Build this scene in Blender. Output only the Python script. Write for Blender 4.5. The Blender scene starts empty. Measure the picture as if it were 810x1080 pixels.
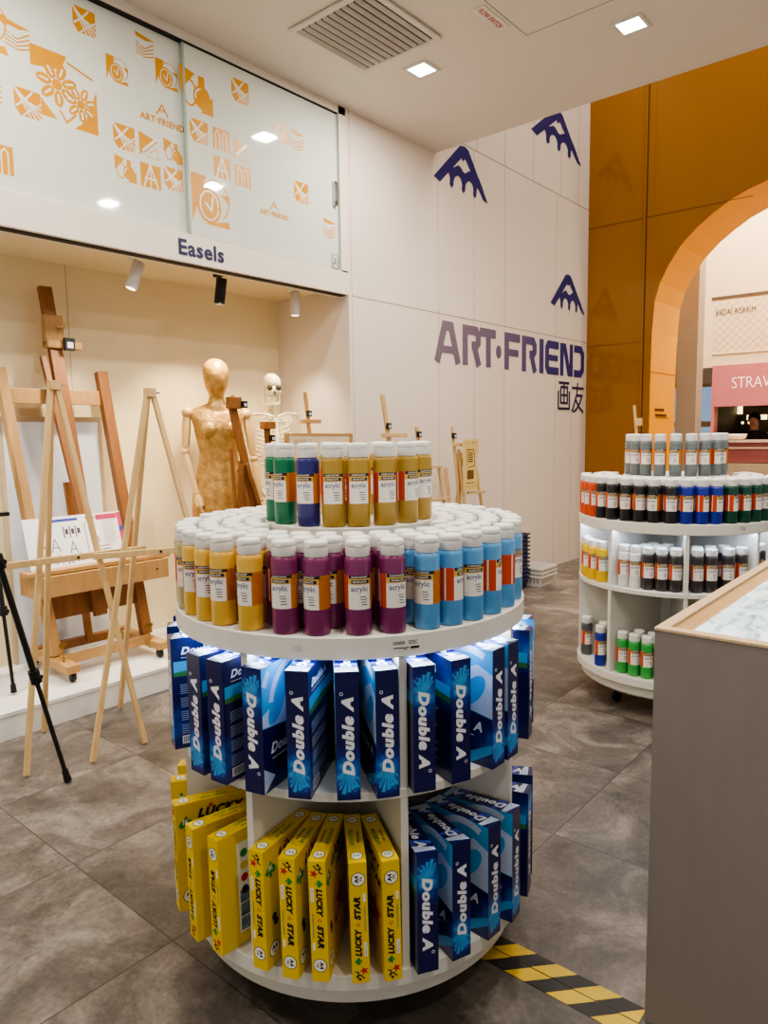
import bpy, math, random
from mathutils import Matrix, Vector
random.seed(7)
PI=math.pi; R=math.radians
sc=bpy.context.scene
COL=bpy.context.collection
# ------------------------------------------------------------------ materials
def lin(h):
    h=h.lstrip('#'); c=[int(h[i:i+2],16)/255 for i in (0,2,4)]
    return tuple(x/12.92 if x<=.04045 else ((x+.055)/1.055)**2.4 for x in c)+(1,)
_m={}
def mat(name,hexc,rough=.5,metal=0,var=.06,scale=12,bump=0,coat=0,trans=0,spec=.5,stretch=None,emit=None,estr=0,alpha=1,sss=0,ior=1.45):
    if name in _m: return _m[name]
    m=bpy.data.materials.new(name); m.use_nodes=True; nt=m.node_tree; b=nt.nodes['Principled BSDF']
    c=lin(hexc)
    b.inputs['Roughness'].default_value=rough; b.inputs['Metallic'].default_value=metal
    b.inputs['Specular IOR Level'].default_value=spec; b.inputs['IOR'].default_value=ior
    b.inputs['Coat Weight'].default_value=coat; b.inputs['Coat Roughness'].default_value=.05
    b.inputs['Transmission Weight'].default_value=trans; b.inputs['Alpha'].default_value=alpha
    tc=nt.nodes.new('ShaderNodeTexCoord'); mp=nt.nodes.new('ShaderNodeMapping'); nz=nt.nodes.new('ShaderNodeTexNoise')
    nt.links.new(tc.outputs['Object'],mp.inputs[0]); nt.links.new(mp.outputs[0],nz.inputs['Vector'])
    nz.inputs['Scale'].default_value=scale; nz.inputs['Detail'].default_value=4
    if stretch: mp.inputs['Scale'].default_value=stretch
    rp=nt.nodes.new('ShaderNodeValToRGB')
    rp.color_ramp.elements[0].position=.3; rp.color_ramp.elements[1].position=.7
    rp.color_ramp.elements[0].color=tuple(max(0,x*(1-var)) for x in c[:3])+(1,)
    rp.color_ramp.elements[1].color=tuple(min(1,x*(1+var)) for x in c[:3])+(1,)
    nt.links.new(nz.outputs['Fac'],rp.inputs[0]); nt.links.new(rp.outputs[0],b.inputs['Base Color'])
    if emit:
        b.inputs['Emission Color'].default_value=lin(emit); b.inputs['Emission Strength'].default_value=estr
    if bump:
        bp=nt.nodes.new('ShaderNodeBump'); bp.inputs['Strength'].default_value=bump; bp.inputs['Distance'].default_value=.01
        nt.links.new(nz.outputs['Fac'],bp.inputs['Height']); nt.links.new(bp.outputs[0],b.inputs['Normal'])
    _m[name]=m; return m
# ------------------------------------------------------------------ mesh builder
I4=Matrix.Identity(4)
def T(x,y,z): return Matrix.Translation((x,y,z))
def RZ(a): return Matrix.Rotation(a,4,'Z')
def RX(a): return Matrix.Rotation(a,4,'X')
def RY(a): return Matrix.Rotation(a,4,'Y')
def frame(o,u,v,n=None):
    u=Vector(u); v=Vector(v); n=u.cross(v) if n is None else Vector(n)
    M=Matrix.Identity(4)
    for i in range(3): M[i][0]=u[i];M[i][1]=v[i];M[i][2]=n[i];M[i][3]=o[i]
    return M
class MB:
    def __init__(s,M=None): s.v=[];s.f=[];s.mi=[];s.sm=[];s.M=M or I4
    def add(s,vs,fs,mi=0,smooth=False,M=None):
        M=s.M@M if M is not None else s.M; b=len(s.v)
        s.v+= [tuple(M@Vector(p)) for p in vs]
        for f in fs: s.f.append([b+i for i in f]); s.mi.append(mi); s.sm.append(smooth)
        return s
    def box(s,lo,hi,mi=0,M=None):
        x0,y0,z0=lo;x1,y1,z1=hi
        return s.add([(x0,y0,z0),(x1,y0,z0),(x1,y1,z0),(x0,y1,z0),(x0,y0,z1),(x1,y0,z1),(x1,y1,z1),(x0,y1,z1)],
            [(3,2,1,0),(4,5,6,7),(0,1,5,4),(1,2,6,5),(2,3,7,6),(3,0,4,7)],mi,M=M)
    def prism(s,poly,h0,h1,mi=0,M=None):
        n=len(poly)
        s.k=getattr(s,'k',0)+1
        if abs(h1-h0)<.0032: h1+=2e-6*((s.k*7)%41)
        a=sum(poly[i][0]*poly[(i+1)%n][1]-poly[(i+1)%n][0]*poly[i][1] for i in range(n))
        if a<0: poly=poly[::-1]
        vs=[(x,y,h0) for x,y in poly]+[(x,y,h1) for x,y in poly]
        fs=[tuple(range(n-1,-1,-1)),tuple(range(n,2*n))]+[(i,(i+1)%n,n+(i+1)%n,n+i) for i in range(n)]
        return s.add(vs,fs,mi,M=M)
    def bar(s,p0,p1,w,t,up=(0,0,1),mi=0,w1=None,t1=None):
        p0=Vector(p0);p1=Vector(p1);d=(p1-p0).normalized();u=Vector(up)
        a=d.cross(u)
        if a.length<1e-4: a=d.cross(Vector((0,1,0)))
        a.normalize(); b=a.cross(d)
        w1=w if w1 is None else w1; t1=t if t1 is None else t1
        vs=[p0+a*(i*w/2)+b*(j*t/2) for i,j in((-1,-1),(1,-1),(1,1),(-1,1))]+[p1+a*(i*w1/2)+b*(j*t1/2) for i,j in((-1,-1),(1,-1),(1,1),(-1,1))]
        return s.add(vs,[(0,1,2,3),(7,6,5,4),(4,5,1,0),(5,6,2,1),(6,7,3,2),(7,4,0,3)],mi)
    def tube(s,pts,rs,n=12,mi=0,caps=True):
        pts=[Vector(p) for p in pts]
        if not isinstance(rs,(list,tuple)): rs=[rs]*len(pts)
        vs=[];prev=None
        for k,p in enumerate(pts):
            d=(pts[min(k+1,len(pts)-1)]-pts[max(k-1,0)]).normalized()
            if prev is None:
                a=d.cross(Vector((0,0,1)))
                if a.length<1e-3: a=d.cross(Vector((0,1,0)))
            else: a=prev-d*prev.dot(d)
            a.normalize();prev=a;b=d.cross(a)
            vs+=[p+a*(rs[k]*math.cos(2*PI*i/n))+b*(rs[k]*math.sin(2*PI*i/n)) for i in range(n)]
        fs=[(k*n+i,k*n+(i+1)%n,(k+1)*n+(i+1)%n,(k+1)*n+i) for k in range(len(pts)-1) for i in range(n)]
        s.add(vs,fs,mi,True)
        if caps:
            s.add(vs[:n],[tuple(range(n-1,-1,-1))],mi); s.add(vs[-n:],[tuple(range(n))],mi)
        return s
    def lathe(s,prof,n=24,mi=0,M=None,smooth=True,cap0=True,cap1=True):
        vs=[(r*math.cos(2*PI*i/n),r*math.sin(2*PI*i/n),z) for r,z in prof for i in range(n)]
        fs=[(k*n+i,k*n+(i+1)%n,(k+1)*n+(i+1)%n,(k+1)*n+i) for k in range(len(prof)-1) for i in range(n)]
        s.add(vs,fs,mi,smooth,M)
        if cap0: s.add(vs[:n],[tuple(range(n-1,-1,-1))],mi,False,M)
        if cap1: s.add(vs[-n:],[tuple(range(n))],mi,False,M)
        return s
    def ball(s,c,r,mi=0,n=14,sc_=(1,1,1),M=None):
        L=n//2
        prof=[(math.cos(-PI/2+PI*k/L),math.sin(-PI/2+PI*k/L)) for k in range(L+1)]
        vs=[(c[0]+r*sc_[0]*q*math.cos(2*PI*i/n),c[1]+r*sc_[1]*q*math.sin(2*PI*i/n),c[2]+r*sc_[2]*z) for q,z in prof for i in range(n)]
        fs=[(k*n+i,k*n+(i+1)%n,(k+1)*n+(i+1)%n,(k+1)*n+i) for k in range(L) for i in range(n)]
        return s.add(vs,fs,mi,True,M)
    def stroke(s,pts,w,h0,h1,mi=0,M=None,closed=False,ext=0):
        if closed: pts=list(pts)+[pts[0]]
        n=len(pts)
        P=[Vector((p[0],p[1])) for p in pts]; Lf=[];Rt=[]
        for i in range(n):
            if closed: d0=(P[i]-P[i-1 if i else n-2]);d1=(P[(i+1) if i<n-1 else 1]-P[i])
            else: d0=P[i]-P[i-1] if i else P[1]-P[0]; d1=P[i+1]-P[i] if i<n-1 else P[i]-P[i-1]
            d0=d0.normalized();d1=d1.normalized();t=(d0+d1)
            t=t.normalized() if t.length>1e-4 else d1
            nn=Vector((-t.y,t.x)); k=1/max(.35,nn.dot(Vector((-d1.y,d1.x))))
            Lf.append(P[i]+nn*k*w/2);Rt.append(P[i]-nn*k*w/2)
        for i in range(n-1): s.prism([tuple(Rt[i]),tuple(Rt[i+1]),tuple(Lf[i+1]),tuple(Lf[i])],h0,h1,mi,M)
        return s
    def text(s,st,w,h,z=0,mi=0,M=None,bold=0,shear=0,bend=None,c=(0,0)):
        vs,fs=glyphs(st,bold,shear)
        x0=min(p[0] for p in vs);x1=max(p[0] for p in vs);y0=min(p[1] for p in vs);y1=max(p[1] for p in vs)
        kh=h/(y1-y0); kw=(w/(x1-x0)) if w else kh
        P=[(c[0]+(p[0]-(x0+x1)/2)*kw,c[1]+(p[1]-(y0+y1)/2)*kh,z) for p in vs]
        if bend:
            P=[(bend*math.cos(x/bend),bend*math.sin(x/bend),y) for x,y,_ in P]
        return s.add(P,fs,mi,M=M)
    def mesh(s,name,mats):
        me=bpy.data.meshes.new(name); me.from_pydata(s.v,[],s.f)
        for m in (mats if isinstance(mats,(list,tuple)) else [mats]): me.materials.append(m)
        me.polygons.foreach_set('material_index',s.mi); me.polygons.foreach_set('use_smooth',s.sm); me.update()
        return me
    def build(s,name,mats,parent=None,bevel=0,loc=None):
        o=bpy.data.objects.new(name,s.mesh(name,mats)); COL.objects.link(o)
        if parent is not None: o.parent=parent
        if loc is not None: o.location=loc
        if bevel:
            b=o.modifiers.new('b','BEVEL'); b.width=bevel; b.segments=2; b.limit_method='ANGLE'; b.angle_limit=R(40)
        return o
_g={}
def glyphs(st,bold,shear):
    k=(st,bold,shear)
    if k in _g: return _g[k]
    cu=bpy.data.curves.new('t','FONT'); cu.body=st; cu.size=1; cu.offset=bold; cu.shear=shear; cu.resolution_u=3
    if bold: cu.space_character=1+bold*2.2
    o=bpy.data.objects.new('t',cu); COL.objects.link(o)
    dg=bpy.context.evaluated_depsgraph_get(); me=o.evaluated_get(dg).to_mesh()
    r=([tuple(v.co) for v in me.vertices],[tuple(p.vertices) for p in me.polygons])
    o.evaluated_get(dg).to_mesh_clear(); bpy.data.objects.remove(o); bpy.data.curves.remove(cu)
    _g[k]=r; return r
def tag(o,label,cat,group=None,kind=None):
    o['label']=label; o['category']=cat
    if group:o['group']=group
    if kind:o['kind']=kind
    return o
def empty(name,label,cat,loc=(0,0,0),rz=0,group=None):
    o=bpy.data.objects.new(name,None); COL.objects.link(o); o.location=loc; o.rotation_euler=(0,0,rz); o.empty_display_size=.05
    return tag(o,label,cat,group)
def struct(o): o['kind']='structure'; return o
def dup(o,parent=None):
    c=o.copy(); COL.objects.link(c); c.parent=parent
    for ch in list(o.children):
        dup(ch,c)
    return c
def arc(cx,cy,r,a0,a1,n,ry=None):
    ry=ry or r
    return [(cx+r*math.cos(R(a0+(a1-a0)*i/n)),cy+ry*math.sin(R(a0+(a1-a0)*i/n))) for i in range(n+1)]
ORD=['nearest','second','third','fourth','fifth','sixth','seventh','eighth','ninth','tenth','eleventh','twelfth','thirteenth','fourteenth','fifteenth','sixteenth','seventeenth','eighteenth','nineteenth','twentieth','twenty-first','twenty-second','twenty-third','twenty-fourth','twenty-fifth','twenty-sixth','twenty-seventh','twenty-eighth','twenty-ninth','thirtieth']
# ------------------------------------------------------------------ camera
yaw,pitch,roll=R(40.27),R(6.246),R(-.838)
f=Vector((-math.sin(yaw)*math.cos(pitch),math.cos(yaw)*math.cos(pitch),-math.sin(pitch)))
r=Vector((math.cos(yaw),math.sin(yaw),0)); u=r.cross(f)
rr=r*math.cos(roll)+u*math.sin(roll); uu=-r*math.sin(roll)+u*math.cos(roll)
cam=bpy.data.cameras.new('camera'); co=bpy.data.objects.new('camera',cam); COL.objects.link(co)
co.matrix_world=frame((0,0,1.46),rr,uu,-f)
cam.sensor_fit='HORIZONTAL'; cam.sensor_width=36; cam.lens=36*756.6/810; cam.clip_start=.05; cam.clip_end=100
sc.camera=co
# ------------------------------------------------------------------ common materials
WHITE=mat('warm_white_paint','#e6dccf',.45,var=.015,scale=3)
WALLP=mat('pale_wall_panel','#e2d6ca',.4,var=.02,scale=1.5)
SEAM=mat('panel_seam','#a89d92',.7,var=.1)
SHELF=mat('white_laminate','#dcdad2',.35,var=.015,scale=4)
SHADOWGAP=mat('dark_gap','#2a2725',.7)
NAVY=mat('navy_vinyl','#23266c',.4,var=.05,scale=5)
BLACKP=mat('black_plastic','#17181a',.4)
CHROME=mat('steel','#b9bcc0',.25,metal=1)
# ------------------------------------------------------------------ setting
def floor_mat():
    m=bpy.data.materials.new('stone_tile'); m.use_nodes=True; nt=m.node_tree; b=nt.nodes['Principled BSDF']; N=nt.nodes.new; L=nt.links.new
    tc=N('ShaderNodeTexCoord'); sp=N('ShaderNodeSeparateXYZ'); L(tc.outputs['Object'],sp.inputs[0])
    cells=[];edges=[]
    for ax,off in(('X',-1.138),('Y',2.275)):
        a=N('ShaderNodeMath');a.operation='SUBTRACT';L(sp.outputs[ax],a.inputs[0]);a.inputs[1].default_value=off
        d=N('ShaderNodeMath');d.operation='DIVIDE';L(a.outputs[0],d.inputs[0]);d.inputs[1].default_value=.601
        fl=N('ShaderNodeMath');fl.operation='FLOOR';L(d.outputs[0],fl.inputs[0]);cells.append(fl)
        pp=N('ShaderNodeMath');pp.operation='PINGPONG';L(d.outputs[0],pp.inputs[0]);pp.inputs[1].default_value=.5;edges.append(pp)
    cb=N('ShaderNodeCombineXYZ');L(cells[0].outputs[0],cb.inputs[0]);L(cells[1].outputs[0],cb.inputs[1])
    wn=N('ShaderNodeTexWhiteNoise');wn.noise_dimensions='2D';L(cb.outputs[0],wn.inputs['Vector'])
    mn=N('ShaderNodeMath');mn.operation='MINIMUM';L(edges[0].outputs[0],mn.inputs[0]);L(edges[1].outputs[0],mn.inputs[1])
    gr=N('ShaderNodeMath');gr.operation='LESS_THAN';L(mn.outputs[0],gr.inputs[0]);gr.inputs[1].default_value=.0035
    # mottled stone: big clouds + fine grain, shifted per tile
    ad=N('ShaderNodeVectorMath');ad.operation='MULTIPLY_ADD';L(wn.outputs['Color'],ad.inputs[0]);ad.inputs[1].default_value=(7,7,7);L(tc.outputs['Object'],ad.inputs[2])
    n1=N('ShaderNodeTexNoise');n1.inputs['Scale'].default_value=3.2;n1.inputs['Detail'].default_value=9;n1.inputs['Roughness'].default_value=.66;n1.inputs['Distortion'].default_value=.9;L(ad.outputs[0],n1.inputs['Vector'])
    n2=N('ShaderNodeTexNoise');n2.inputs['Scale'].default_value=70;n2.inputs['Detail'].default_value=4;L(ad.outputs[0],n2.inputs['Vector'])
    rp=N('ShaderNodeValToRGB');e=rp.color_ramp.elements
    e[0].position=.3;e[0].color=lin('#3f3b38');e[1].position=.72;e[1].color=lin('#938c84')
    x=e.new(.5);x.color=lin('#625c57')
    L(n1.outputs['Fac'],rp.inputs[0])
    mx=N('ShaderNodeMix');mx.data_type='RGBA';mx.blend_type='MULTIPLY';mx.inputs['Factor'].default_value=1
    r2=N('ShaderNodeValToRGB');r2.color_ramp.elements[0].position=.25;r2.color_ramp.elements[0].color=(.7,.7,.7,1);r2.color_ramp.elements[1].position=.75;r2.color_ramp.elements[1].color=(1.15,1.12,1.1,1)
    L(n2.outputs['Fac'],r2.inputs[0]);L(rp.outputs[0],mx.inputs['A']);L(r2.outputs[0],mx.inputs['B'])
    # tile to tile tone
    r3=N('ShaderNodeMapRange');r3.inputs['To Min'].default_value=.8;r3.inputs['To Max'].default_value=1.16;L(wn.outputs['Value'],r3.inputs['Value'])
    # the mall floor past the shop line is paler
    fy=N('ShaderNodeMapRange');fy.inputs['From Min'].default_value=4.6;fy.inputs['From Max'].default_value=5.0;fy.inputs['To Min'].default_value=1;fy.inputs['To Max'].default_value=1.55;L(sp.outputs['Y'],fy.inputs['Value'])
    mm=N('ShaderNodeMath');mm.operation='MULTIPLY';L(r3.outputs[0],mm.inputs[0]);L(fy.outputs[0],mm.inputs[1])
    mv=N('ShaderNodeVectorMath');mv.operation='SCALE';L(mx.outputs['Result'],mv.inputs[0]);L(mm.outputs[0],mv.inputs['Scale'])
    mg=N('ShaderNodeMix');mg.data_type='RGBA';L(gr.outputs[0],mg.inputs['Factor']);L(mv.outputs[0],mg.inputs['A']);mg.inputs['B'].default_value=lin('#3c3631')
    L(mg.outputs['Result'],b.inputs['Base Color'])
    rr_=N('ShaderNodeMapRange');rr_.inputs['To Min'].default_value=.28;rr_.inputs['To Max'].default_value=.5;L(n1.outputs['Fac'],rr_.inputs['Value']);L(rr_.outputs[0],b.inputs['Roughness'])
    bp=N('ShaderNodeBump');bp.inputs['Strength'].default_value=.12;bp.inputs['Distance'].default_value=.004;L(n2.outputs['Fac'],bp.inputs['Height']);L(bp.outputs[0],b.inputs['Normal'])
    return m
struct(MB().box((-9,-3,-.1),(5,17,0)).build('floor',floor_mat()))
# dropped ceiling of the shop
CEIL=mat('ceiling_paint','#e2d9cc',.7,var=.01,scale=2)
cm=MB()
cm.box((-3.70,-3,3.71),(4,4.94,3.95))
GAPC=mat('ceiling_joint','#8d8478',.8)
cm.box((-2.175,2.9,3.7085),(-2.171,3.89,3.7105),1);cm.box((-2.175,3.886,3.7085),(-1.2,3.89,3.7105),1)   # access hatch joint
struct(cm.build('ceiling',[CEIL,GAPC]))
# wall at the side: header, alcove and the long panelled wall are one plane at x=-3.58
w=MB()
w.box((-4.55,3.87,0),(-3.58,7.82,6.2))
for y in(3.905,4.96,5.5,6.02,7.06,7.45): w.box((-3.581,y-.0015,0.0),(-3.5785,y+.0015,3.89 if y not in(7.45,) else 2.45),1)
for y in(5.55,6.02,6.56,7.14,7.55): w.box((-3.581,y-.0025,3.89),(-3.5785,y+.0025,6.2),1)
for z in(2.447,3.89): w.box((-3.581,3.905,z-.004),(-3.5785,7.82,z+.004),1)
struct(w.build('wall_left',[WALLP,SEAM]))
w=MB()
w.box((-3.72,-3,2.45),(-3.58,3.87,2.61));w.box((-3.72,-3,2.6),(-3.66,3.87,3.71));w.box((-3.72,3.80,2.6),(-3.58,3.87,3.71));w.box((-3.72,-3,3.66),(-3.58,3.87,3.71))
w.box((-3.66,-3,2.444),(-3.61,3.87,2.452),1);w.box((-3.67,-3,3.6525),(-3.585,3.79,3.664),1)
struct(w.build('wall_header',[WHITE,SHADOWGAP]))
ALC=mat('alcove_paint','#eadab6',.55,var=.02,scale=1.5)
w=MB()
w.box((-4.5,-3,0),(-4.345,3.87,2.6));w.box((-4.345,-3,2.5),(-3.72,3.87,2.6))
for y in(1.0,2.18,3.4)[:2]: w.box((-4.346,y-.002,.135),(-4.3435,y+.002,2.5),1)
struct(w.build('wall_alcove',[ALC,SEAM]))
w=MB();w.box((-4.345,-3,0),(-3.58,3.87,.115));w.box((-4.345,-3,.118),(-3.575,3.87,.137));w.box((-4.3,-3,.115),(-3.59,3.87,.118),1)
struct(w.build('floor_platform',[mat('platform_white','#e4e2de',.3,var=.015,scale=3),SHADOWGAP]))

# orange acrylic wall with the arch
ORG=mat('orange_gloss_panel','#95600f',.12,var=.05,scale=.8,coat=.3)
YEL=mat('arch_yellow','#f3a618',.45,var=.03,scale=2)
A=[(-2.90,0),(-2.85,1.2),(-2.852,2.0),(-2.845,2.5),(-2.822,2.82),(-2.77,3.0),(-2.69,3.16),(-2.57,3.34),(-2.418,3.487),(-2.26,3.6),(-2.112,3.69),(-1.95,3.755),(-1.78,3.80),(-1.5,3.84),(-1.2,3.85)]
A=A+[(-2.4-x,z) for x,z in A[-2::-1]]
w=MB(); y0,y1=7.82,8.62
w.box((-3.58,y0,0),(-2.9,y1,6.2));w.box((.5,y0,0),(2.5,y1,6.2))
for (xa,za),(xb,zb) in zip(A,A[1:]):
    if za==0 or zb==0:
        X=-2.9 if za==0 else .5
        xx,zz=(xb,zb) if za==0 else (xa,za)
        if abs(xx-X)>.01:
            w.add([(X,y0,0),(xx,y0,zz),(X,y0,zz)],[(0,1,2)]);
        continue
    w.add([(xa,y0,za),(xb,y0,zb),(xb,y0,6.2),(xa,y0,6.2)],[(0,1,2,3)])
w.add([(-2.9,y0,1.2),(-2.85,y0,1.2),(-2.852,y0,2.0),(-2.852,y0,6.2),(-2.9,y0,6.2)],[(0,1,2,3,4)])
w.add([(.5,y0,1.2),(.45,y0,1.2),(.452,y0,2.0),(.452,y0,6.2),(.5,y0,6.2)],[(0,1,2,3,4)])
for (xa,za),(xb,zb) in zip(A,A[1:]): w.add([(xa,y0,za),(xb,y0,zb),(xb,y1,zb),(xa,y1,za)],[(0,1,2,3)],1,True)
for (xa,za),(xb,zb) in zip(A,A[1:]):
    w.add([(xa,y1,za),(xb,y1,zb),(xb,y1,6.2),(xa,y1,6.2)],[(0,1,2,3)],1)
w.box((-3.58,y0-.003,3.684),(-1.9,y0,3.69),2);w.box((-3.58,y0-.003,2.4),(-2.85,y0,2.406),2)
w.box((-2.955,y0-.02,0),(-2.935,y0,6.2),0);w.box((-2.934,y0-.004,0),(-2.928,y0,6.2),3)
w.box((-2.86,y0+.0,2.075),(-2.8475,y1,2.08),2)
for k,zz in enumerate((1.66,1.60,1.585)):
    for j in range(5+k): w.box((-2.856,7.98+j*.06+(.02*k),zz),(-2.846,8.02+j*.06+.02*k,zz+.03 if k<2 else zz+.006),3)
struct(w.build('wall_back',[ORG,YEL,mat('orange_joint','#7a4708',.5),mat('orange_dark_joint','#4c2a05',.5)]))
# glass sliding panels over the alcove with gold lino-print marks
GLS=mat('white_back_painted_glass','#d9dcd2',.04,var=.01,coat=.6)
GLE=mat('glass_edge','#9fb4a8',.15)
GOLD=mat('gold_vinyl','#cf8f1a',.35,var=.08,scale=8)
PRT=mat('print_white','#dedfd6',.25,var=.01)
def print_tile(b,y,z,s,kind,x):
    M=frame((x,y,z),(0,1,0),(0,0,1))   # u along +y, v up, n=+x
    h=s/2; g0,g1,w0=.0002,.0006,.0010
    def W(pts,wd): b.stroke([(p[0]*s,p[1]*s) for p in pts],wd*s,g1,w0,1,M)
    if kind=='brushes':
        b.prism([(-h,-h),(h,-h),(h,h),(-h,h)],g0,g1,0,M)
        for k in range(-2,3): W([(-.5+max(0,k*.2),.5+min(0,-k*.2)),(.5+min(0,k*.2),-.5-min(0,-k*.2)*0-max(0,-k*.2)*0+ (k*.2 if k>0 else 0))],.05)
        W([(-.45,-.2),(-.1,.1),(.2,.45)],.07);W([(-.2,-.5),(.1,-.2),(.5,.1)],.05)
        b.prism([(-h,-h),(-h+.2*s,-h),(-h,-h+.25*s)],g1,w0,1,M)
    elif kind=='flower':
        b.prism([(-h,h),(h*.1,h),(-.05*s,.28*s),(-h,.2*s)],g0,g1,0,M)
        b.prism([(h,-h),(h,.15*s),(.3*s,-.35*s),(.12*s,-h)],g0,g1,0,M);b.prism([(-.38*s,-h*.9),(-.15*s,-h*.9),(-.38*s,-.2*s)],g0,g1,0,M)
        for cx,cy,rr_ in((-.12,.05,.33),(.24,-.12,.27)):
            for k in range(7):
                a=2*PI*k/7+.3; ex=cx+rr_*.6*math.cos(a); ey=cy+rr_*.6*math.sin(a)
                el=[((ex+rr_*.36*math.cos(t)*math.cos(a)-rr_*.22*math.sin(t)*math.sin(a))*s,(ey+rr_*.36*math.cos(t)*math.sin(a)+rr_*.22*math.sin(t)*math.cos(a))*s) for t in[2*PI*i/10 for i in range(10)]]
                b.prism(el,g0,g1,0,M)
                W([(ex-rr_*.2*math.cos(a),ey-rr_*.2*math.sin(a)),(ex+rr_*.2*math.cos(a),ey+rr_*.2*math.sin(a))],.03)
            b.prism([(p[0]*s,p[1]*s) for p in arc(cx,cy,rr_*.24,0,330,10)],g1,w0,0,M)
        b.stroke([(-.1*s,-.3*s),(0,-.45*s),(.15*s,-.3*s)],.03*s,g0,g1,0,M);b.stroke([(.05*s,.42*s),(.45*s,.3*s)],.03*s,g0,g1,0,M)
    elif kind=='camera':
        b.prism([(-h,h),(-.1*s,h),(-.3*s,0),(-h,-h)],g0,g1,0,M);b.prism([(p[0]*s,p[1]*s) for p in arc(-.05,-.1,.32,0,345,18,.38)],g0,g1,0,M)
        b.stroke([(p[0]*s,p[1]*s) for p in arc(.12,.05,.36,-60,200,18,.42)],.025*s,g1,w0,0,M)
        W(arc(-.05,-.1,.24,0,350,16,.3),.03);W([(-.15,-.05),(0,-.2),(.05,.1)],.04)
        b.prism([(-.2*s,-h),(h,-h),(h*.9,-h*.7)],g0,g1,0,M);b.prism([(h*.5,h*.4),(h,h*.4),(h,0)],g0,g1,0,M)
    elif kind=='pencil':
        b.prism([(-h,h),(h*.7,h*.55),(-h,-h)],g0,g1,0,M);W([(-.35,-.3),(.35,.35)],.12);b.stroke([(-.3*s,-.36*s),(.4*s,.28*s)],.05*s,g1,w0+.0002,0,M)
        b.stroke([(0,-.3*s),(.35*s,-.05*s),(.45*s,-.5*s),(-.2*s,-.45*s)],.03*s,g0,g1,0,M)
    elif kind=='tubes':
        b.prism([(-h,-h),(h,-h),(h,h),(-h,h)],g0,g1,0,M)
        for cx in(-.22,.2): W([(cx-.12,-.5),(cx-.12,.25),(cx,.4),(cx+.12,.25),(cx+.12,-.5)],.05)
    elif kind=='easel':
        b.prism([(-h,-h),(h,-h),(h,h),(-h,h)],g0,g1,0,M);W([(-.35,-.5),(0,.5),(.35,-.5)],.07);W([(-.3,-.12),(.3,-.12)],.08);W([(0,.5),(0,-.5)],.05)
    elif kind=='strokes':
        b.prism([(-h,h),(h,h*.7),(h*.2,.25*s),(-h*.8,.3*s)],g0,g1,0,M)
        W([(-.3,-.05),(.3,.3)],.05)
        for k in range(4): b.stroke([(-.45*s,(.1-.15*k)*s),(0,(-.1-.12*k)*s),(.45*s,(.2-.17*k)*s)],.05*s,g0,g1,0,M)
    elif kind=='jars':
        b.prism([(-h,h),(-.05*s,h*.8),(-.3*s,.1*s),(-h,-.1*s)],g0,g1,0,M);b.prism([(p[0]*s,p[1]*s) for p in arc(.15,-.12,.27,0,345,14,.3)],g0,g1,0,M)
        b.stroke([(p[0]*s,p[1]*s) for p in arc(-.22,-.1,.2,0,350,12,.32)],.05*s,g0,g1,0,M);b.prism([(.05*s,.15*s),(.25*s,.15*s),(.25*s,.4*s),(.05*s,.4*s)],g0,g1,0,M);b.prism([(h,-h),(h,0),(.1*s,-h)],g0,g1,0,M)
        W(arc(.15,-.12,.2,100,200,6),.04)
def mini_logo(b,y,z,wd,x,mi=0):
    M=frame((x,y,z),(0,1,0),(0,0,1))
    b.text('ART·FRIEND',wd,wd*.13,.0008,mi,M,bold=.04)
    b.stroke([(-.13*wd,.12*wd),(0,.32*wd),(.13*wd,.12*wd)],.03*wd,.0003,.0009,mi,M);b.stroke([(-.08*wd,.18*wd),(-.03*wd,.23*wd),(0,.18*wd),(.03*wd,.23*wd),(.08*wd,.18*wd)],.02*wd,.0003,.0009,mi,M)
def glass_panel(name_label,ya,yb,x,tiles,logos):
    e=empty('sliding_glass_panel',name_label,'sliding panel',(x,(ya+yb)/2,2.615))
    q=MB(T(-x,-(ya+yb)/2,-2.615))
    q.box((x-.008,ya,2.616),(x,yb,3.650));q.build('glass_pane',GLS,e)
    q=MB(T(-x,-(ya+yb)/2,-2.615))
    for edge in(ya,yb):
        q=MB(T(-x,-(ya+yb)/2,-2.615));q.box((x-.009,edge-.006,2.616),(x+.004,edge+.006,3.650),0);q.build('edge_strip',GLE,e)
    for t in tiles:
        q=MB(T(-x,-(ya+yb)/2,-2.615));print_tile(q,*t,x);q.build('gold_print',[GOLD,PRT],e)
    for l in logos:
        q=MB(T(-x,-(ya+yb)/2,-2.615));mini_logo(q,*l,x);q.build('gold_logo',[GOLD,PRT],e)
    return e
glass_panel('long white glass sliding panel with the big gold flower print above the alcove',-.6,2.60,-3.615,
  [(1.87,3.17,.33,'flower'),(1.65,3.34,.13,'strokes'),(1.68,3.05,.125,'brushes'),(1.99,3.54,.12,'brushes'),(2.16,3.37,.125,'camera'),(2.33,3.55,.12,'strokes'),
   (2.18,3.04,.125,'brushes'),(2.33,3.04,.125,'pencil'),(2.48,3.05,.12,'jars'),(2.18,2.88,.125,'jars'),(2.33,2.88,.125,'easel'),(2.475,2.9,.12,'brushes'),
   (1.53,2.76,.13,'tubes'),(1.50,3.06,.14,'strokes'),(2.46,3.45,.14,'camera'),(1.48,3.36,.25,'camera'),(1.2,3.1,.3,'flower'),(1.1,2.8,.13,'easel'),(.8,3.2,.13,'brushes'),(.6,2.9,.3,'camera')],[(2.42,3.19,.28)])
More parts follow.
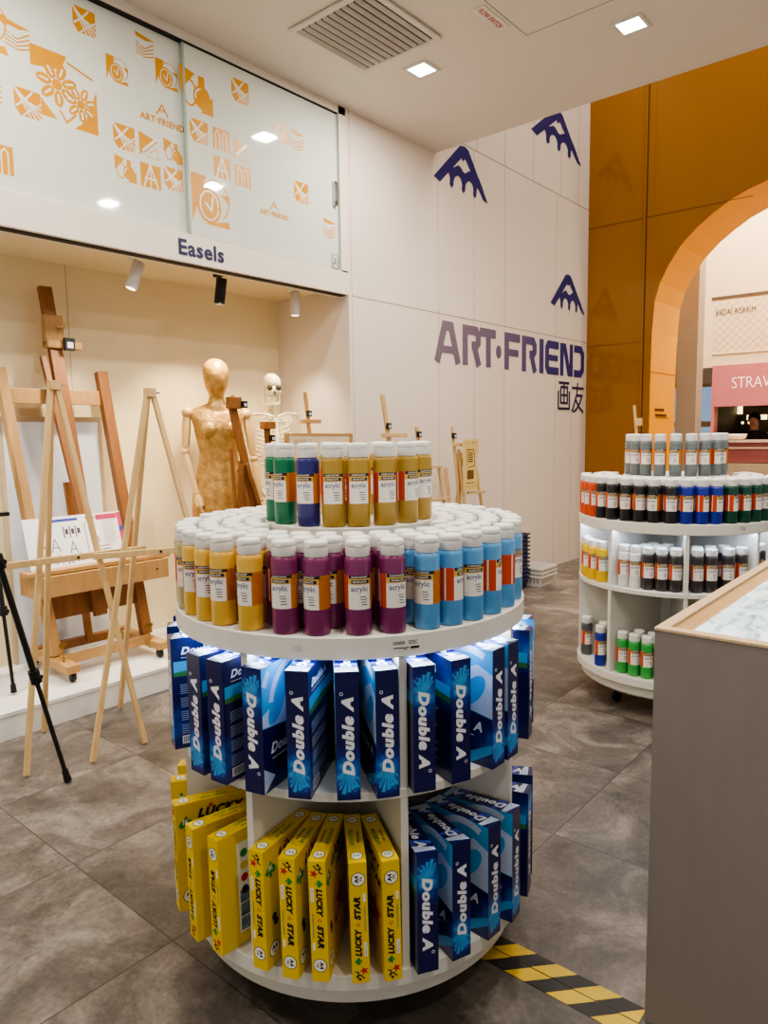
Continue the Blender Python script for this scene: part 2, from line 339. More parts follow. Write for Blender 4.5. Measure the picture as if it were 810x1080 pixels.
e=glass_panel('shorter white glass sliding panel with gold prints, overlapping beside the word Easels',2.555,3.79,-3.592,
  [(2.64,3.42,.22,'jars'),(2.955,3.52,.13,'brushes'),(2.645,3.2,.125,'brushes'),(2.80,3.2,.12,'tubes'),(2.95,3.18,.12,'pencil'),(3.29,3.38,.12,'jars'),(3.42,3.37,.125,'strokes'),
   (2.80,3.04,.12,'easel'),(2.955,3.03,.12,'tubes'),(2.71,2.83,.27,'camera'),(3.44,3.05,.13,'brushes'),(3.70,2.87,.13,'strokes')],[(3.2,2.86,.24)])
q=MB();q.box((0,-.03,-.08),(.018,.004,.08));q.box((.018,-.02,-.05),(.026,-.005,.05));q.build('lock_handle',CHROME,e,loc=(.004,.595,.5))
o=MB(frame((-3.5780,2.62,2.53),(0,1,0),(0,0,1))).text('Easels',.315,.09,.001,bold=.028).build('easels_sign',mat('deep_navy_ink','#171b4e',.45));tag(o,'navy lettering reading Easels on the white header above the alcove','sign')
q=MB(frame((-3.5780,3.735,2.655),(0,1,0),(0,0,1)));q.stroke([(-.03,-.045),(.03,-.045),(.03,.045),(-.03,.045)],.004,.0003,.001,0,closed=True);q.text('A',.03,.05,.001)
tag(q.build('letter_sticker',mat('dark_ink','#2a2a2c',.5)),'small outlined letter A sticker at the end of the white header','sticker')
# ------------------------------------------------------------------ logos on the wall
def mountain(apex,l,rt,name):
    ax,az=apex;lx,lz=l;rx,rz=rt
    q=MB(frame((-3.5780,0,0),(0,1,0),(0,0,1)))
    W=rx-lx;sk=(ax-lx)/W-.48
    def m(u,v): return (lx+(u+sk*max(0,v))*W, lz+(rz-lz)*u+v*(az-lz))
    def P(pts,h=.0022): q.prism([m(*p) for p in pts],.0004,h)
    P([(0,.05),(.11,-.01),(.50,.82),(.50,1.0),(.41,.97)]);P([(.49,1.0),(.565,.96),(1.0,-.02),(.915,.0),(.47,.84)],.0024)
    P([(.36,.80),(.60,.80),(.57,.71),(.53,.76),(.485,.66),(.44,.75),(.39,.68)],.0020)
    # scalloped band: four arches, three hanging points
    cs=[(.205,.085),(.42,.09),(.635,.09),(.83,.07)]
    top=lambda u:.47+.05*math.cos((u-.2)*PI*2/.215)
    for k,(c,h) in enumerate(cs):
        n=10
        for i in range(n):
            u0=c-h+2*h*i/n;u1=c-h+2*h*(i+1)/n
            f_=lambda u:.02+.27*math.sqrt(max(0,1-((u-c)/h)**2))
            lim=lambda u:min(top(u),1.9*u+.08 if u<.5 else 2.15*(1-u)+.02)
            if lim(u0)>f_(u0) and lim(u1)>f_(u1): P([(u0,f_(u0)),(u1,f_(u1)),(u1,lim(u1)),(u0,lim(u0))],.0018)
        if k<3:
            a=c+h;b_=cs[k+1][0]-cs[k+1][1];P([(a-.012,.03),((a+b_)/2,-.04),(b_+.012,.03),(b_+.012,.42),(a-.012,.42)],.0021)
    return q.build(name,NAVY)
tag(mountain((5.342,3.876),(4.903,3.506),(5.718,3.50),'mountain_emblem'),'navy mountain emblem on the pale wall just below the ceiling corner','emblem')
tag(mountain((7.06,4.716),(6.50,4.34),(7.60,4.31),'mountain_emblem'),'navy mountain emblem high on the wall, its tip cut off by the ceiling edge','emblem')
tag(mountain((7.329,3.128),(6.935,2.764),(7.745,2.755),'mountain_emblem'),'small navy mountain emblem directly above the ART FRIEND lettering','emblem')
NAVG=bpy.data.materials.new('graded_navy_vinyl');NAVG.use_nodes=True  # greyer at the alcove end, deep navy further along the wall
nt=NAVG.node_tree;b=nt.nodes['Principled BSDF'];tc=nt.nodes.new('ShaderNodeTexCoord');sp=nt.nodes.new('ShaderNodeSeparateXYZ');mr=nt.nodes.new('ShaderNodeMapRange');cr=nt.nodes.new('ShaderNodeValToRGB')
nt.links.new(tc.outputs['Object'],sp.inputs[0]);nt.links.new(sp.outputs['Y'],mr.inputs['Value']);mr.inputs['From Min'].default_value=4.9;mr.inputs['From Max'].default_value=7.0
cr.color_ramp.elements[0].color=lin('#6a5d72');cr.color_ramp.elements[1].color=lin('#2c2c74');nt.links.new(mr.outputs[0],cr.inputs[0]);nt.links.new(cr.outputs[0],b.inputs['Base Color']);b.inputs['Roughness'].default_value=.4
q=MB(frame((-3.5780,0,0),(0,1,0),(0,0,1)));z0,z1=2.05,2.395;t=.078;a,c=.0005,.003
def S(p,tt=t): q.stroke(p,tt,a,c)
hb,ht=z0+t/2,z1-t/2;mid=(z0+z1)/2
S([(4.935,z0),(5.045,ht),(5.14,ht),(5.245,z0)]);S([(5.0,z0+.11),(5.2,z0+.11)],.06)
S([(5.355,z0),(5.355,ht),(5.53,ht),(5.565,ht-.04),(5.565,mid+.035),(5.53,mid),(5.46,mid)]);S([(5.50,mid),(5.575,z0)])
S([(5.59,ht),(5.86,ht)]);S([(5.735,z1),(5.735,z0)])
q.prism(arc(5.915,mid-.02,.045,0,350,14,.06),a,c)
S([(6.06,z0),(6.06,ht),(6.31,ht)]);S([(6.08,mid-.01),(6.28,mid-.01)],.065)
S([(6.39,z0),(6.39,ht),(6.57,ht),(6.605,ht-.04),(6.605,mid+.035),(6.57,mid),(6.50,mid)]);S([(6.54,mid),(6.615,z0)])
S([(6.75,z0),(6.75,z1)],.085)
S([(7.13,ht),(6.90,ht),(6.87,ht-.04),(6.87,hb+.04),(6.90,hb),(7.13,hb)]);S([(6.88,mid),(7.11,mid)],.06)
S([(7.205,z0),(7.205,ht),(7.27,ht),(7.375,hb),(7.43,hb),(7.43,z1)],.075)
S([(7.50,ht),(7.66,ht),(7.71,ht-.05),(7.71,hb+.05),(7.66,hb),(7.50,hb)]);
tag(q.build('wall_lettering',NAVG),'large ART FRIEND lettering in greyish to deep navy on the panelled wall','sign')
q=MB(frame((-3.5780,0,0),(0,1,0),(0,0,1)));t=.028
def S(p,tt=.028): q.stroke(p,tt,.0005,.003)
# hua
S([(7.14,1.975),(7.39,1.975)]);S([(7.19,1.93),(7.345,1.93),(7.345,1.76),(7.19,1.76)],.026)
q.stroke([(7.19,1.76),(7.19,1.93)],.026,.0005,.003);S([(7.19,1.845),(7.345,1.845)],.022);S([(7.267,1.975),(7.267,1.76)],.024)
S([(7.135,1.89),(7.135,1.70),(7.395,1.70),(7.395,1.89)])
# you
S([(7.46,1.93),(7.75,1.93)]);S([(7.60,1.99),(7.58,1.87),(7.50,1.72),(7.46,1.67)]);S([(7.575,1.85),(7.71,1.85),(7.66,1.77),(7.58,1.70),(7.50,1.665)]);S([(7.56,1.80),(7.64,1.72),(7.75,1.665)])
tag(q.build('wall_lettering',mat('dark_navy_vinyl','#26264e',.4)),'two dark Chinese characters on the wall under the ART FRIEND lettering','sign')
# ------------------------------------------------------------------ ceiling fixtures
VENT=mat('vent_white','#d9d2c8',.5)
e=empty('ceiling_vent','square white slatted air vent set in the ceiling','vent',(-2.84,3.253,3.705))
q=MB()
for lo,hi in(((-.30,-.32,-.014),(.30,-.285,0)),((-.30,.285,-.012),(.30,.32,0)),((-.30,-.285,-.012),(-.265,.285,0)),((.265,-.285,-.012),(.30,.285,0))): q.box(lo,hi)
q.build('frame',VENT,e,bevel=.003)
q=MB();q.box((-.265,-.285,-.004),(.265,.285,-.001));q.build('backing',mat('vent_dark','#3f3b37',.8),e)
q=MB()
for k in range(11):
    x=-.24+k*.048; q.box((-.016,-.284,-.001),(.016,.284,.002),0,M=T(x,0,-.009)@RY(R(-42)))
q.build('slat_grille',VENT,e)
LED=bpy.data.materials.new('lamp_diffuser');LED.use_nodes=True;nt=LED.node_tree;nt.nodes.clear()
oo=nt.nodes.new('ShaderNodeOutputMaterial');em=nt.nodes.new('ShaderNodeEmission');em.inputs[0].default_value=(1,.93,.82,1);em.inputs[1].default_value=9;nt.links.new(em.outputs[0],oo.inputs[0])
def area(name,loc,size,energy,color,rot=(0,0,0),sy=None):
    l=bpy.data.lights.new(name,'AREA');l.energy=energy;l.color=color;l.size=size
    if sy: l.shape='RECTANGLE'; l.size_y=sy
    o=bpy.data.objects.new(name,l);COL.objects.link(o);o.location=loc;o.rotation_euler=rot;return o
DL=[(-2.85,3.79,'square recessed downlight lit beside the slatted vent'),(-1.68,4.18,'square recessed downlight lit close to the open edge of the ceiling'),
    (-.6,3.8,'square recessed downlight lit on the ceiling further along'),(-1.7,1.9,''),(-.6,1.2,''),(-2.85,1.3,''),(.9,3.2,''),(.9,.5,''),(-1.7,-.6,''),(-2.85,-1,'')]
for k,(x,y,lb) in enumerate(DL):
    if k<3:
        e=empty('downlight',lb,'ceiling light',(x,y,3.7082),group='square downlights in the shop ceiling')
        q=MB()
        for lo,hi in(((-.085,-.085,-.006),(.085,-.065,0)),((-.085,.065,-.006),(.085,.085,0)),((-.085,-.065,-.006),(-.065,.065,0)),((.065,-.065,-.006),(.085,.065,0))):q.box(lo,hi)
        q.build('trim_ring',VENT,e);MB().box((-.065,-.065,-.004),(.065,.065,-.001)).build('diffuser',LED,e)
    area('downlight_lamp',(x,y,3.695),.13,26,(1,.93,.83))
q=MB(frame((-2.234,3.60,3.708),(0,1,0),(1,0,0)))
q.box((-.13,-.038,0),(.13,.038,.002),0);q.text('FLOW SWITCH',.22,.035,.0026,1,bold=.03)
tag(q.build('warning_label',[mat('label_cream','#e6ddd0',.5),mat('label_red','#b03038',.5)]),'small ceiling label with red lettering reading FLOW SWITCH','label')
# ------------------------------------------------------------------ track spotlights in the alcove
def spot(x,y,aim,m,label):
    e=empty('track_spotlight',label,'spotlight',(x,y,2.4985),group='spotlights under the alcove header')
    MB().box((-.05,-.02,-.03),(.05,.02,0)).build('track_adapter',m,e,bevel=.003)
    MB().tube([(0,0,-.03),(0,0,-.075)],.009,10).build('stem',m,e)
    d=Vector(aim).normalized();c=Vector((0,0,-.11))
    q=MB();q.tube([c-d*.07,c-d*.068,c+d*.085,c+d*.09],[.028,.034,.034,.031],20);q.build('lamp_head',m,e)
    p=c+d*.0905;MB().tube([p,p+d*.001],.026,16).build('lens',mat('lens_warm','#fff1d8',.3,emit='#ffe9c4',estr=4),e)
WP=mat('spot_white','#d8d6d2',.35)
spot(-3.80,2.32,(-.1,-.25,-.75),WP,'white cylinder spotlight tilted outward under the header, above the tall studio easel')
spot(-3.82,2.93,(-.25,.05,-.8),BLACKP,'black cylinder spotlight hanging above the gold mannequin')
spot(-3.82,3.57,(-.02,0,-.9),WP,'white cylinder spotlight pointing straight down above the skeleton')
def spotlamp(loc,tgt,en,size=R(75),col=(1,.86,.66)):
    l=bpy.data.lights.new('spot_lamp','SPOT');l.energy=en;l.color=col;l.spot_size=size;l.spot_blend=.8;l.shadow_soft_size=.04
    o=bpy.data.objects.new('spot_lamp',l);COL.objects.link(o);o.location=loc;o.rotation_euler=(Vector(tgt)-Vector(loc)).to_track_quat('-Z','Y').to_euler()
spotlamp((-3.78,2.2,2.28),(-4.1,1.9,.3),65,R(100));spotlamp((-3.80,2.92,2.30),(-3.98,2.97,1.2),120,R(105),(1,.78,.46));spotlamp((-3.82,3.57,2.28),(-4.05,3.55,.8),55,R(85),(1,.82,.58));spotlamp((-3.7,.9,2.4),(-4.1,1.0,.3),80,R(110),(.92,.95,1))
area('mall_fill',(-2.2,10.4,6.5),3,700,(1,.87,.7));area('arch_fill',(-.5,8.25,3.3),.35,26,(1,.86,.6),(0,R(35),0));area('mall_fill',(-1.5,6.3,7.5),2.5,130,(1,.88,.72))  # unseen fill areas added to brighten mall and arch reveal, no fixtures here
# ------------------------------------------------------------------ round display units
LABW=mat('label_white','#e9e6e0',.4,var=.01);LABK=mat('label_black','#27222a',.5);LABY=mat('label_gold_band','#d9b25e',.45)
LABB=mat('label_brown_gold','#b9761f',.45,var=.12,scale=60,stretch=(1,1,6));LABR=mat('label_vermilion','#c8481f',.45);LABT=mat('label_blue_ink','#39407c',.5)
CAPM=mat('cap_white','#e9e8e4',.35,var=.01)
BR=.0300
def cylpatch(b,r,a0,a1,z0,z1,mi,n=None):
    n=n or max(2,int(abs(a1-a0)/12))
    vs=[];
    for i in range(n+1):
        a=R(a0+(a1-a0)*i/n); vs+=[(r*math.cos(a),r*math.sin(a),z0),(r*math.cos(a),r*math.sin(a),z1)]
    b.add(vs,[(2*i,2*i+2,2*i+3,2*i+1) for i in range(n)],mi,True)
def label_mesh():
    b=MB();r1=BR+.0003;r2=r1+.0002;r3=r2+.0002
    cylpatch(b,r1,-52,52,.060,.137,0);cylpatch(b,r1,52,128,.060,.137,3);cylpatch(b,r1,128,176,.060,.137,0);cylpatch(b,r1,-184,-96,.060,.137,4,8);cylpatch(b,r1,-96,-88,.060,.137,0,2);cylpatch(b,r1,-88,-52,.060,.137,4,3)
    cylpatch(b,r2,-48,56,.1295,.137,1);cylpatch(b,r2,-52,52,.116,.1295,2);cylpatch(b,r3,-38,42,.119,.127,1)
    b.text('DALER · ROWNEY',.042,.0042,.1333,0,bend=r3,bold=.02)
    b.text('GRADUATE',.034,.0042,.123,0,bend=r3+.0002,bold=.02)
    def bt(s,w,h,z,mi,r): 
        vs,fs=glyphs(s,.012,0);x0=min(p[0] for p in vs);x1=max(p[0] for p in vs);ya=min(p[1] for p in vs);yb=max(p[1] for p in vs)
        kx=w/(x1-x0);ky=h/(yb-ya);b.add([(r*math.cos((p[0]-(x0+x1)/2)*kx/r),r*math.sin((p[0]-(x0+x1)/2)*kx/r),z+(p[1]-ya)*ky) for p in vs],fs,mi)
    b2=MB()
    return b,bt
b,bt=label_mesh()
# redo the curved texts with the right base heights
b=MB();r1=BR+.0003;r2=r1+.0002;r3=r2+.0002
cylpatch(b,r1,-52,52,.060,.137,0);cylpatch(b,r1,52,128,.060,.137,3);cylpatch(b,r1,128,176,.060,.137,0)
cylpatch(b,r1,-184,-96,.060,.137,4,8);cylpatch(b,r1,-96,-88,.060,.137,0,2);cylpatch(b,r1,-88,-52,.060,.137,4,3)
cylpatch(b,r2,-50,58,.1295,.137,1);cylpatch(b,r2,-52,52,.1165,.1295,2);cylpatch(b,r3,-36,44,.1187,.1265,1)
def bt(s,w,h,z,mi,r,bo=.012,a=0):
    vs,fs=glyphs(s,bo,0);x0=min(p[0] for p in vs);x1=max(p[0] for p in vs);ya=min(p[1] for p in vs);yb=max(p[1] for p in vs)
    kx=w/(x1-x0);ky=h/(yb-ya);b.add([(r*math.cos(a+(p[0]-(x0+x1)/2)*kx/r),r*math.sin(a+(p[0]-(x0+x1)/2)*kx/r),z+(p[1]-ya)*ky) for p in vs],fs,mi)
bt('DALER·ROWNEY',.038,.0042,.1311,0,r3,.02);bt('GRADUATE',.032,.0044,.1204,0,r3+.0002,.02)
bt('acrylic',.040,.0165,.097,5,r2)
for k in range(4): cylpatch(b,r2,8-(3-k)*2,30+(k%2)*4,.088-.006*k,.0898-.006*k,1,3)
for k in range(11): cylpatch(b,r2,60,120-(k%3)*6,.066+.0062*k,.0672+.0062*k,4,4)
for k in range(6): cylpatch(b,r2,134+k*5.5,137+k*5.5,.066,.084,1,1)
LABEL_ME=b.mesh('label',[LABW,LABK,LABY,LABB,LABR,LABT])
cap=MB();cr_=.0272
cap.lathe([(cr_-.001,.178),(cr_,.180),(cr_,.198)],28,cap0=True,cap1=False)
cap.lathe([(cr_,.198),(cr_-.0008,.1985),(cr_-.0008,.1995),(cr_,.200),(cr_-.0006,.2105),(cr_-.003,.2135),(cr_-.010,.2145),(.0001,.2148)],28,cap0=False)
cap.box((cr_-.004,-.007,.2005),(cr_+.0012,.007,.2035))
CAP_ME=cap.mesh('cap',[CAPM])
capl=MB();capl.lathe([(cr_-.001,.178),(cr_,.198),(cr_-.0006,.2105),(cr_-.003,.2135),(.0001,.2148)],14,cap0=False,cap1=False);CAPLO_ME=capl.mesh('cap',[CAPM])
PAINT={'green':'#12714f','indigo':'#2a2a72','ochre':'#a98a3c','tan':'#b3a678','yellow':'#dcb04c','purple':'#7d3163','blue':'#5c9cd2',
 'grey':'#6d7679','orange':'#cf4a22','black':'#26282c','ultramarine':'#1f2f96','deep green':'#12493a','white':'#d9d8d4','lemon':'#e0b820','charcoal':'#3b3535','leaf green':'#3fa04c','dark grey':'#55585b'}
BODY={}
for k,h in PAINT.items():
    b_=MB();b_.lathe([(BR-.004,0),(BR-.001,.0015),(BR,.005),(BR,.166),(BR-.0007,.1715),(BR-.004,.176),(cr_-.003,.178),(cr_-.003,.181)],28)
    BODY[k]=b_.mesh('paint_bottle',[mat('paint_'+k.replace(' ','_'),h,.3,var=.04,scale=40,coat=.25)])
def bottle(x,y,z,rot,col,label,group,parts=3):
    o=bpy.data.objects.new('paint_bottle',BODY[col]);COL.objects.link(o);o.location=(x,y,z+.0006);o.rotation_euler=(0,0,rot);tag(o,label,'paint bottle',group)
    c=bpy.data.objects.new('cap',CAP_ME if parts>2 else CAPLO_ME);COL.objects.link(c);c.parent=o
    if parts>1:
        l=bpy.data.objects.new('bottle_label',LABEL_ME);COL.objects.link(l);l.parent=o
    return o
def hidden(x,y,C,rad):
    d=Vector((x,y));c=Vector(C);t=max(0,min(1,c.dot(d)/d.dot(d)));return t<.98 and (d*t-c).length<rad
def unit(C,zs,label,rz,riser_r,div0,wheels=True):
    top,mid,bot=zs
    e=empty('round_display_stand',label,'display stand',(C[0],C[1],0))
    RR=.4925
    MB().lathe([(RR-.004,top-.054),(RR,top-.051),(RR,top-.003),(RR-.003,top)],96,smooth=False).build('top_shelf',SHELF,e)
    MB().lathe([(riser_r-.002,top+.0005),(riser_r,top+.003),(riser_r,top+.210),(riser_r-.002,top+.2125)],72,smooth=False).build('riser',SHELF,e)
    MB().lathe([(RR-.006,mid-.022),(RR-.005,mid-.021),(RR-.005,mid-.001),(RR-.006,mid)],96,smooth=False).build('middle_shelf',SHELF,e)
    MB().lathe([(RR-.05,bot-.105),(RR-.028,bot-.09),(RR-.02,bot-.042),(RR-.002,bot-.038),(RR-.002,bot-.001),(RR-.003,bot)],96,smooth=False).build('bottom_shelf',SHELF,e)
    ph0=math.atan2(-C[1],-C[0])
    for k in range(8):
        a=ph0+R(div0+45*k)
        for za,zb in((bot,mid-.022),(mid,top-.054)):
            q=MB(RZ(a));q.box((.09,-.009,za),(RR-.008,.009,zb),0)
            if True:
                for zz in (za+.08,za+.16,za+.24):
                    if zz<zb-.02:
                        for sx in(.36,):
                            for s_ in(-1,1): q.box((sx,s_*.0091-.0004,zz),(sx+.005,s_*.0091+.0004,zz+.005),1)
            q.build('divider_panel',[SHELF,SHADOWGAP],e)
    MB().lathe([(.095,bot),(.095,top-.054)],24).build('core_post',SHELF,e)
    q=MB();n=96;
    vs=[((RR-.03+d)*math.cos(2*PI*i/n),(RR-.03+d)*math.sin(2*PI*i/n),top-.0545) for d in(0,.012) for i in range(n)]
    q.add(vs,[(i,(i+1)%n,n+(i+1)%n,n+i) for i in range(n)],0);q.build('light_strip',STRIP,e)
    for k in range(5):
        a=ph0+R(20+72*k);x,y=.33*math.cos(a),.33*math.sin(a);zt=bot-.105
        q=MB();q.box((x-.02,y-.02,zt-.006),(x+.02,y+.02,zt));q.tube([(x-.014,y,zt-.006),(x-.006,y+.012,.03)],.006,8)
        M=T(x,y,.0268)@RZ(a)@RX(PI/2)
        q.lathe([(.02,-.01),(.026,-.009),(.026,.009),(.02,.01)],18,M=M)
        q.build('caster',BLACKP,e)
    return e
STRIP=bpy.data.materials.new('led_strip');STRIP.use_nodes=True;nt=STRIP.node_tree;nt.nodes.clear()
oo=nt.nodes.new('ShaderNodeOutputMaterial');em=nt.nodes.new('ShaderNodeEmission');em.inputs[0].default_value=(.66,.80,1,1);em.inputs[1].default_value=42;nt.links.new(em.outputs[0],oo.inputs[0])
C1=(-1.40,1.501);C2=(-1.293,3.943);Z1=(1.01,.642,.192);Z2=(1.01,.672,.22)
P1=math.atan2(-C1[1],-C1[0]);P2=math.atan2(-C2[1],-C2[0])
unit(C1,Z1,'round white display stand stocked with paint bottles above blue and yellow paper reams',0,.2405,-31.5)
unit(C2,Z2,'round white display stand behind the grey counter, with grey paint bottles on its riser',0,.262,-37.2)
def at(C,P,a,r): return C[0]+r*math.cos(P+R(a)),C[1]+r*math.sin(P+R(a))
def color1(a):
    return 'tan' if a<-71 else 'yellow' if a<-26 else 'purple' if a<17 else 'blue' if a<112 else 'tan'
def color2(a):
    return 'orange' if a<-56 else 'black' if a<2 else 'ultramarine' if a<27 else 'deep green' if a<100 else 'orange'
def place(C,P,lst,r,z,colf,group,where,start,parts=3,rnd=0):
    cnt={}
    for a,fa in lst:
        x,y=at(C,P,a,r);col=colf(a);cnt[col]=cnt.get(col,0)+1
        lb=f"{ORD[cnt[col]-1].replace('nearest','first')} {col} paint bottle {where}, {start}"
        bottle(x,y,z,math.atan2(-y,-x)+R(fa),col,lb,group,parts)
ring=[(-95,20),(-86.5,10),(-77.9,5),(-69,-20),(-60,-15),(-50.5,-12),(-42.2,-38),(-30.9,-48),(-19.4,-26),(-9.8,-45),(1.9,6),(11.8,24),(22.5,-26),(30.7,68),(39.2,18),(48.9,84),(59.5,140),(70.5,48),(80,60),(88.5,30),(97,10),(105.5,10)]
def c1f(a): return 'tan' if a<-65 else 'yellow' if a<-26 else 'purple' if a<17 else 'blue'
place(C1,P1,ring,.4585,1.01,c1f,'front row bottles on the near stand','in the front row of the near stand','from alcove side')
def ringrow(C,P,r,n,z,colf,rad,group,where,off=0,parts=1,amax=181,amin=0):
    lst=[]
    for k in range(n):
        a=-180+360*(k+off)/n
        x,y=at(C,P,a,r)
        if hidden(x,y,C,rad) or abs(a)>amax or abs(a)<amin: continue
        lst.append((a,random.uniform(-60,60)))
    place(C,P,lst,r,z,colf,group,where,'from alcove side',parts)
ringrow(C1,P1,.3962,38,1.01,color1,.17,'second row bottles on the near stand','in the second row of the near stand',.3,3)
ringrow(C1,P1,.3342,32,1.01,color1,.17,'third row bottles on the near stand','in the third row of the near stand',.1,2)
ringrow(C1,P1,.2725,26,1.01,color1,.17,'inner row bottles on the near stand','in the row against the near riser',.4,2,181,56)
# back arc of the outer row
lst=[]
for k in range(46):
    a=-180+360*k/46
    if -104<a<114: continue
    x,y=at(C1,P1,a,.4585)
    if not hidden(x,y,C1,.17): lst.append((a,random.uniform(-60,60)))
place(C1,P1,lst,.4585,1.01,lambda a:'tan','far edge bottles on the near stand','at the far edge of the near stand','from alcove side',1)
def t1(a): return 'green' if a<-45 else 'indigo' if a<-20 else 'ochre'
tl=[(-99,-80),(-79,-68),(-56,-48),(-31,-28),(-11.5,-4),(6.3,3),(26,22),(47.5,42),(71,38),(92,30)]
place(C1,P1,tl,.208,1.2225,t1,'bottles on the riser of the near stand','on top of the near riser','from alcove side')
# a few standing in the middle of the riser
place(C1,P1,[(-150,0),(-80,0),(-10,0),(60,0),(130,0)],.115,1.2225,lambda a:'ochre','inner bottles on the riser of the near stand','in the middle of the near riser','from alcove side',2)
# second stand
lst=[(-92,5),(-83,10),(-74.5,-10),(-66,-8),(-57.8,20),(-49.2,15),(-39.5,8),(-28.8,-14),(-20.1,20),(-11.3,-25),(-1.6,6),(7.1,22),(15.8,62),(24,58),(33.5,72),(43,48),(52.5,58),(62,20),(71,40),(80,15)]
place(C2,P2,lst,.4585,1.01,lambda a:'orange' if a<-53 else 'black' if a<3 else 'ultramarine' if a<28 else 'deep green','front row bottles on the far stand','in the front row of the far stand','from alcove side')
ringrow(C2,P2,.3962,38,1.01,color2,.20,'second row bottles on the far stand','in the second row of the far stand',.3,2,120)
ringrow(C2,P2,.3335,30,1.01,color2,.20,'third row bottles on the far stand','in the third row of the far stand',.1,1,115)
place(C2,P2,[(-112,-30),(-93,-20),(-74,-15),(-57,-12),(-38,0),(-18.5,-3),(.5,-25),(19,0),(37,-8),(56,45),(75,-5),(94,10),(112,20)],.228,1.2225,lambda a:'grey','bottles on the riser of the far stand','on top of the far riser','from alcove side')
def some(C,P,items,r,z,group,where):
    cnt={}
    for a,rad,col,fa in items:
        x,y=at(C,P,a,rad);cnt[col]=cnt.get(col,0)+1
        bottle(x,y,z,math.atan2(-y,-x)+R(fa),col,f"{ORD[cnt[col]-1].replace('nearest','first')} {col} paint bottle {where}",group)
some(C2,P2,[(-90,.45,'lemon',30),(-76,.45,'lemon',20),(-67.5,.455,'lemon',-10),(-58.5,.455,'lemon',25),(-49,.45,'lemon',20)],.43,Z2[1],'lemon bottles on the middle shelf of the far stand','in the lemon bay of the far stand')
some(C2,P2,[(-31.6,.43,'white',14),(-23.2,.43,'white',-6),(-14.7,.43,'charcoal',10),(-6.2,.43,'charcoal',14),(2.2,.43,'charcoal',24),(-20,.36,'white',0),(-9.5,.36,'charcoal',0),(-18,.29,'charcoal',0),(-4,.295,'charcoal',0)],.43,Z2[1],'bottles in the middle bay of the far stand','in the far stand bay with two white bottles')
some(C2,P2,[(15.3,.43,'charcoal',16),(24,.43,'charcoal',18),(36,.43,'charcoal',6),(46.5,.43,'charcoal',40),(18,.36,'charcoal',0),(29,.355,'charcoal',20),(42,.355,'charcoal',0)],.43,Z2[1],'charcoal bottles in the bay next to the counter','in the all charcoal bay beside the counter')
some(C2,P2,[(61,.43,'black',12),(70,.43,'black',12)],.43,Z2[1],'black bottles at the edge of the far stand','on the far stand beyond the charcoal bay')
some(C2,P2,[(-90,.42,'dark grey',30),(-75.5,.445,'dark grey',35),(-58,.39,'dark grey',20),(-50,.445,'ultramarine',30)],.43,Z2[2],'bottles in the lowest bay of the far stand','on the far stand bottom shelf, grey and blue bay')
some(C2,P2,[(-31.4,.43,'leaf green',12),(-22.7,.43,'leaf green',18),(-14,.43,'leaf green',18),(-25,.345,'leaf green',10),(-5,.43,'leaf green',-10),(-13,.35,'white',0)],.43,Z2[2],'leaf green bottles on the bottom shelf of the far stand','on the far stand bottom shelf, leaf green bay')
# ------------------------------------------------------------------ paper reams
def ream_blue_mat():
    m=bpy.data.materials.new('ream_navy');m.use_nodes=True;nt=m.node_tree;b=nt.nodes['Principled BSDF'];N=nt.nodes.new;L=nt.links.new
    tc=N('ShaderNodeTexCoord');d1=N('ShaderNodeVectorMath');d1.operation='DISTANCE';L(tc.outputs['Object'],d1.inputs[0]);d1.inputs[1].default_value=(.10,0,.062)
    d2=N('ShaderNodeVectorMath');d2.operation='DISTANCE';L(tc.outputs['Object'],d2.inputs[0]);d2.inputs[1].default_value=(-.10,0,.235)
    mn=N('ShaderNodeMath');mn.operation='MINIMUM';L(d1.outputs['Value'],mn.inputs[0]);L(d2.outputs['Value'],mn.inputs[1])
    vo=N('ShaderNodeTexVoronoi');vo.distance='CHEBYCHEV';vo.inputs['Scale'].default_value=38;L(tc.outputs['Object'],vo.inputs['Vector'])
    ms=N('ShaderNodeMath');ms.operation='MULTIPLY_ADD';L(vo.outputs['Distance'],ms.inputs[0]);ms.inputs[1].default_value=.035;L(mn.outputs[0],ms.inputs[2])
    cr=N('ShaderNodeValToRGB');e=cr.color_ramp.elements;e[0].position=.02;e[0].color=lin('#4fb0e2');e[1].position=.085;e[1].color=lin('#0c1150')
    x=e.new(.036);x.color=lin('#1f5fb0');x=e.new(.058);x.color=lin('#12277a')
    L(ms.outputs[0],cr.inputs[0]);L(cr.outputs[0],b.inputs['Base Color']);b.inputs['Roughness'].default_value=.3;b.inputs['Coat Weight'].default_value=.2
    return m
RN=ream_blue_mat();RW=mat('ream_white_ink','#e4e8f2',.35);RC=mat('ream_cyan','#3ea0d8',.3,var=.15,scale=6);RL=mat('ream_pale_blue','#b9c9e6',.3,var=.08,scale=10);RS=mat('ream_ray_blue','#3f9ad8',.35);RG=mat('ream_green','#3b7a3c',.4)
RTOP=mat('ream_top_blue','#3c4fae',.3,var=.35,scale=25);REDGE=mat('paper_edge','#efede6',.6)
HW,HT,HH=.105,.0265,.297
HTY=.0204
def rbox(b,t=HT):
    b.box((-HW,-t,0),(HW,t,HH),0)
def ell(cx,cy,rx,ry,a,n=18): return [(cx+rx*math.cos(t)*math.cos(a)-ry*math.sin(t)*math.sin(a),cy+rx*math.cos(t)*math.sin(a)+ry*math.sin(t)*math.cos(a)) for t in[2*PI*i/n for i in range(n)]]
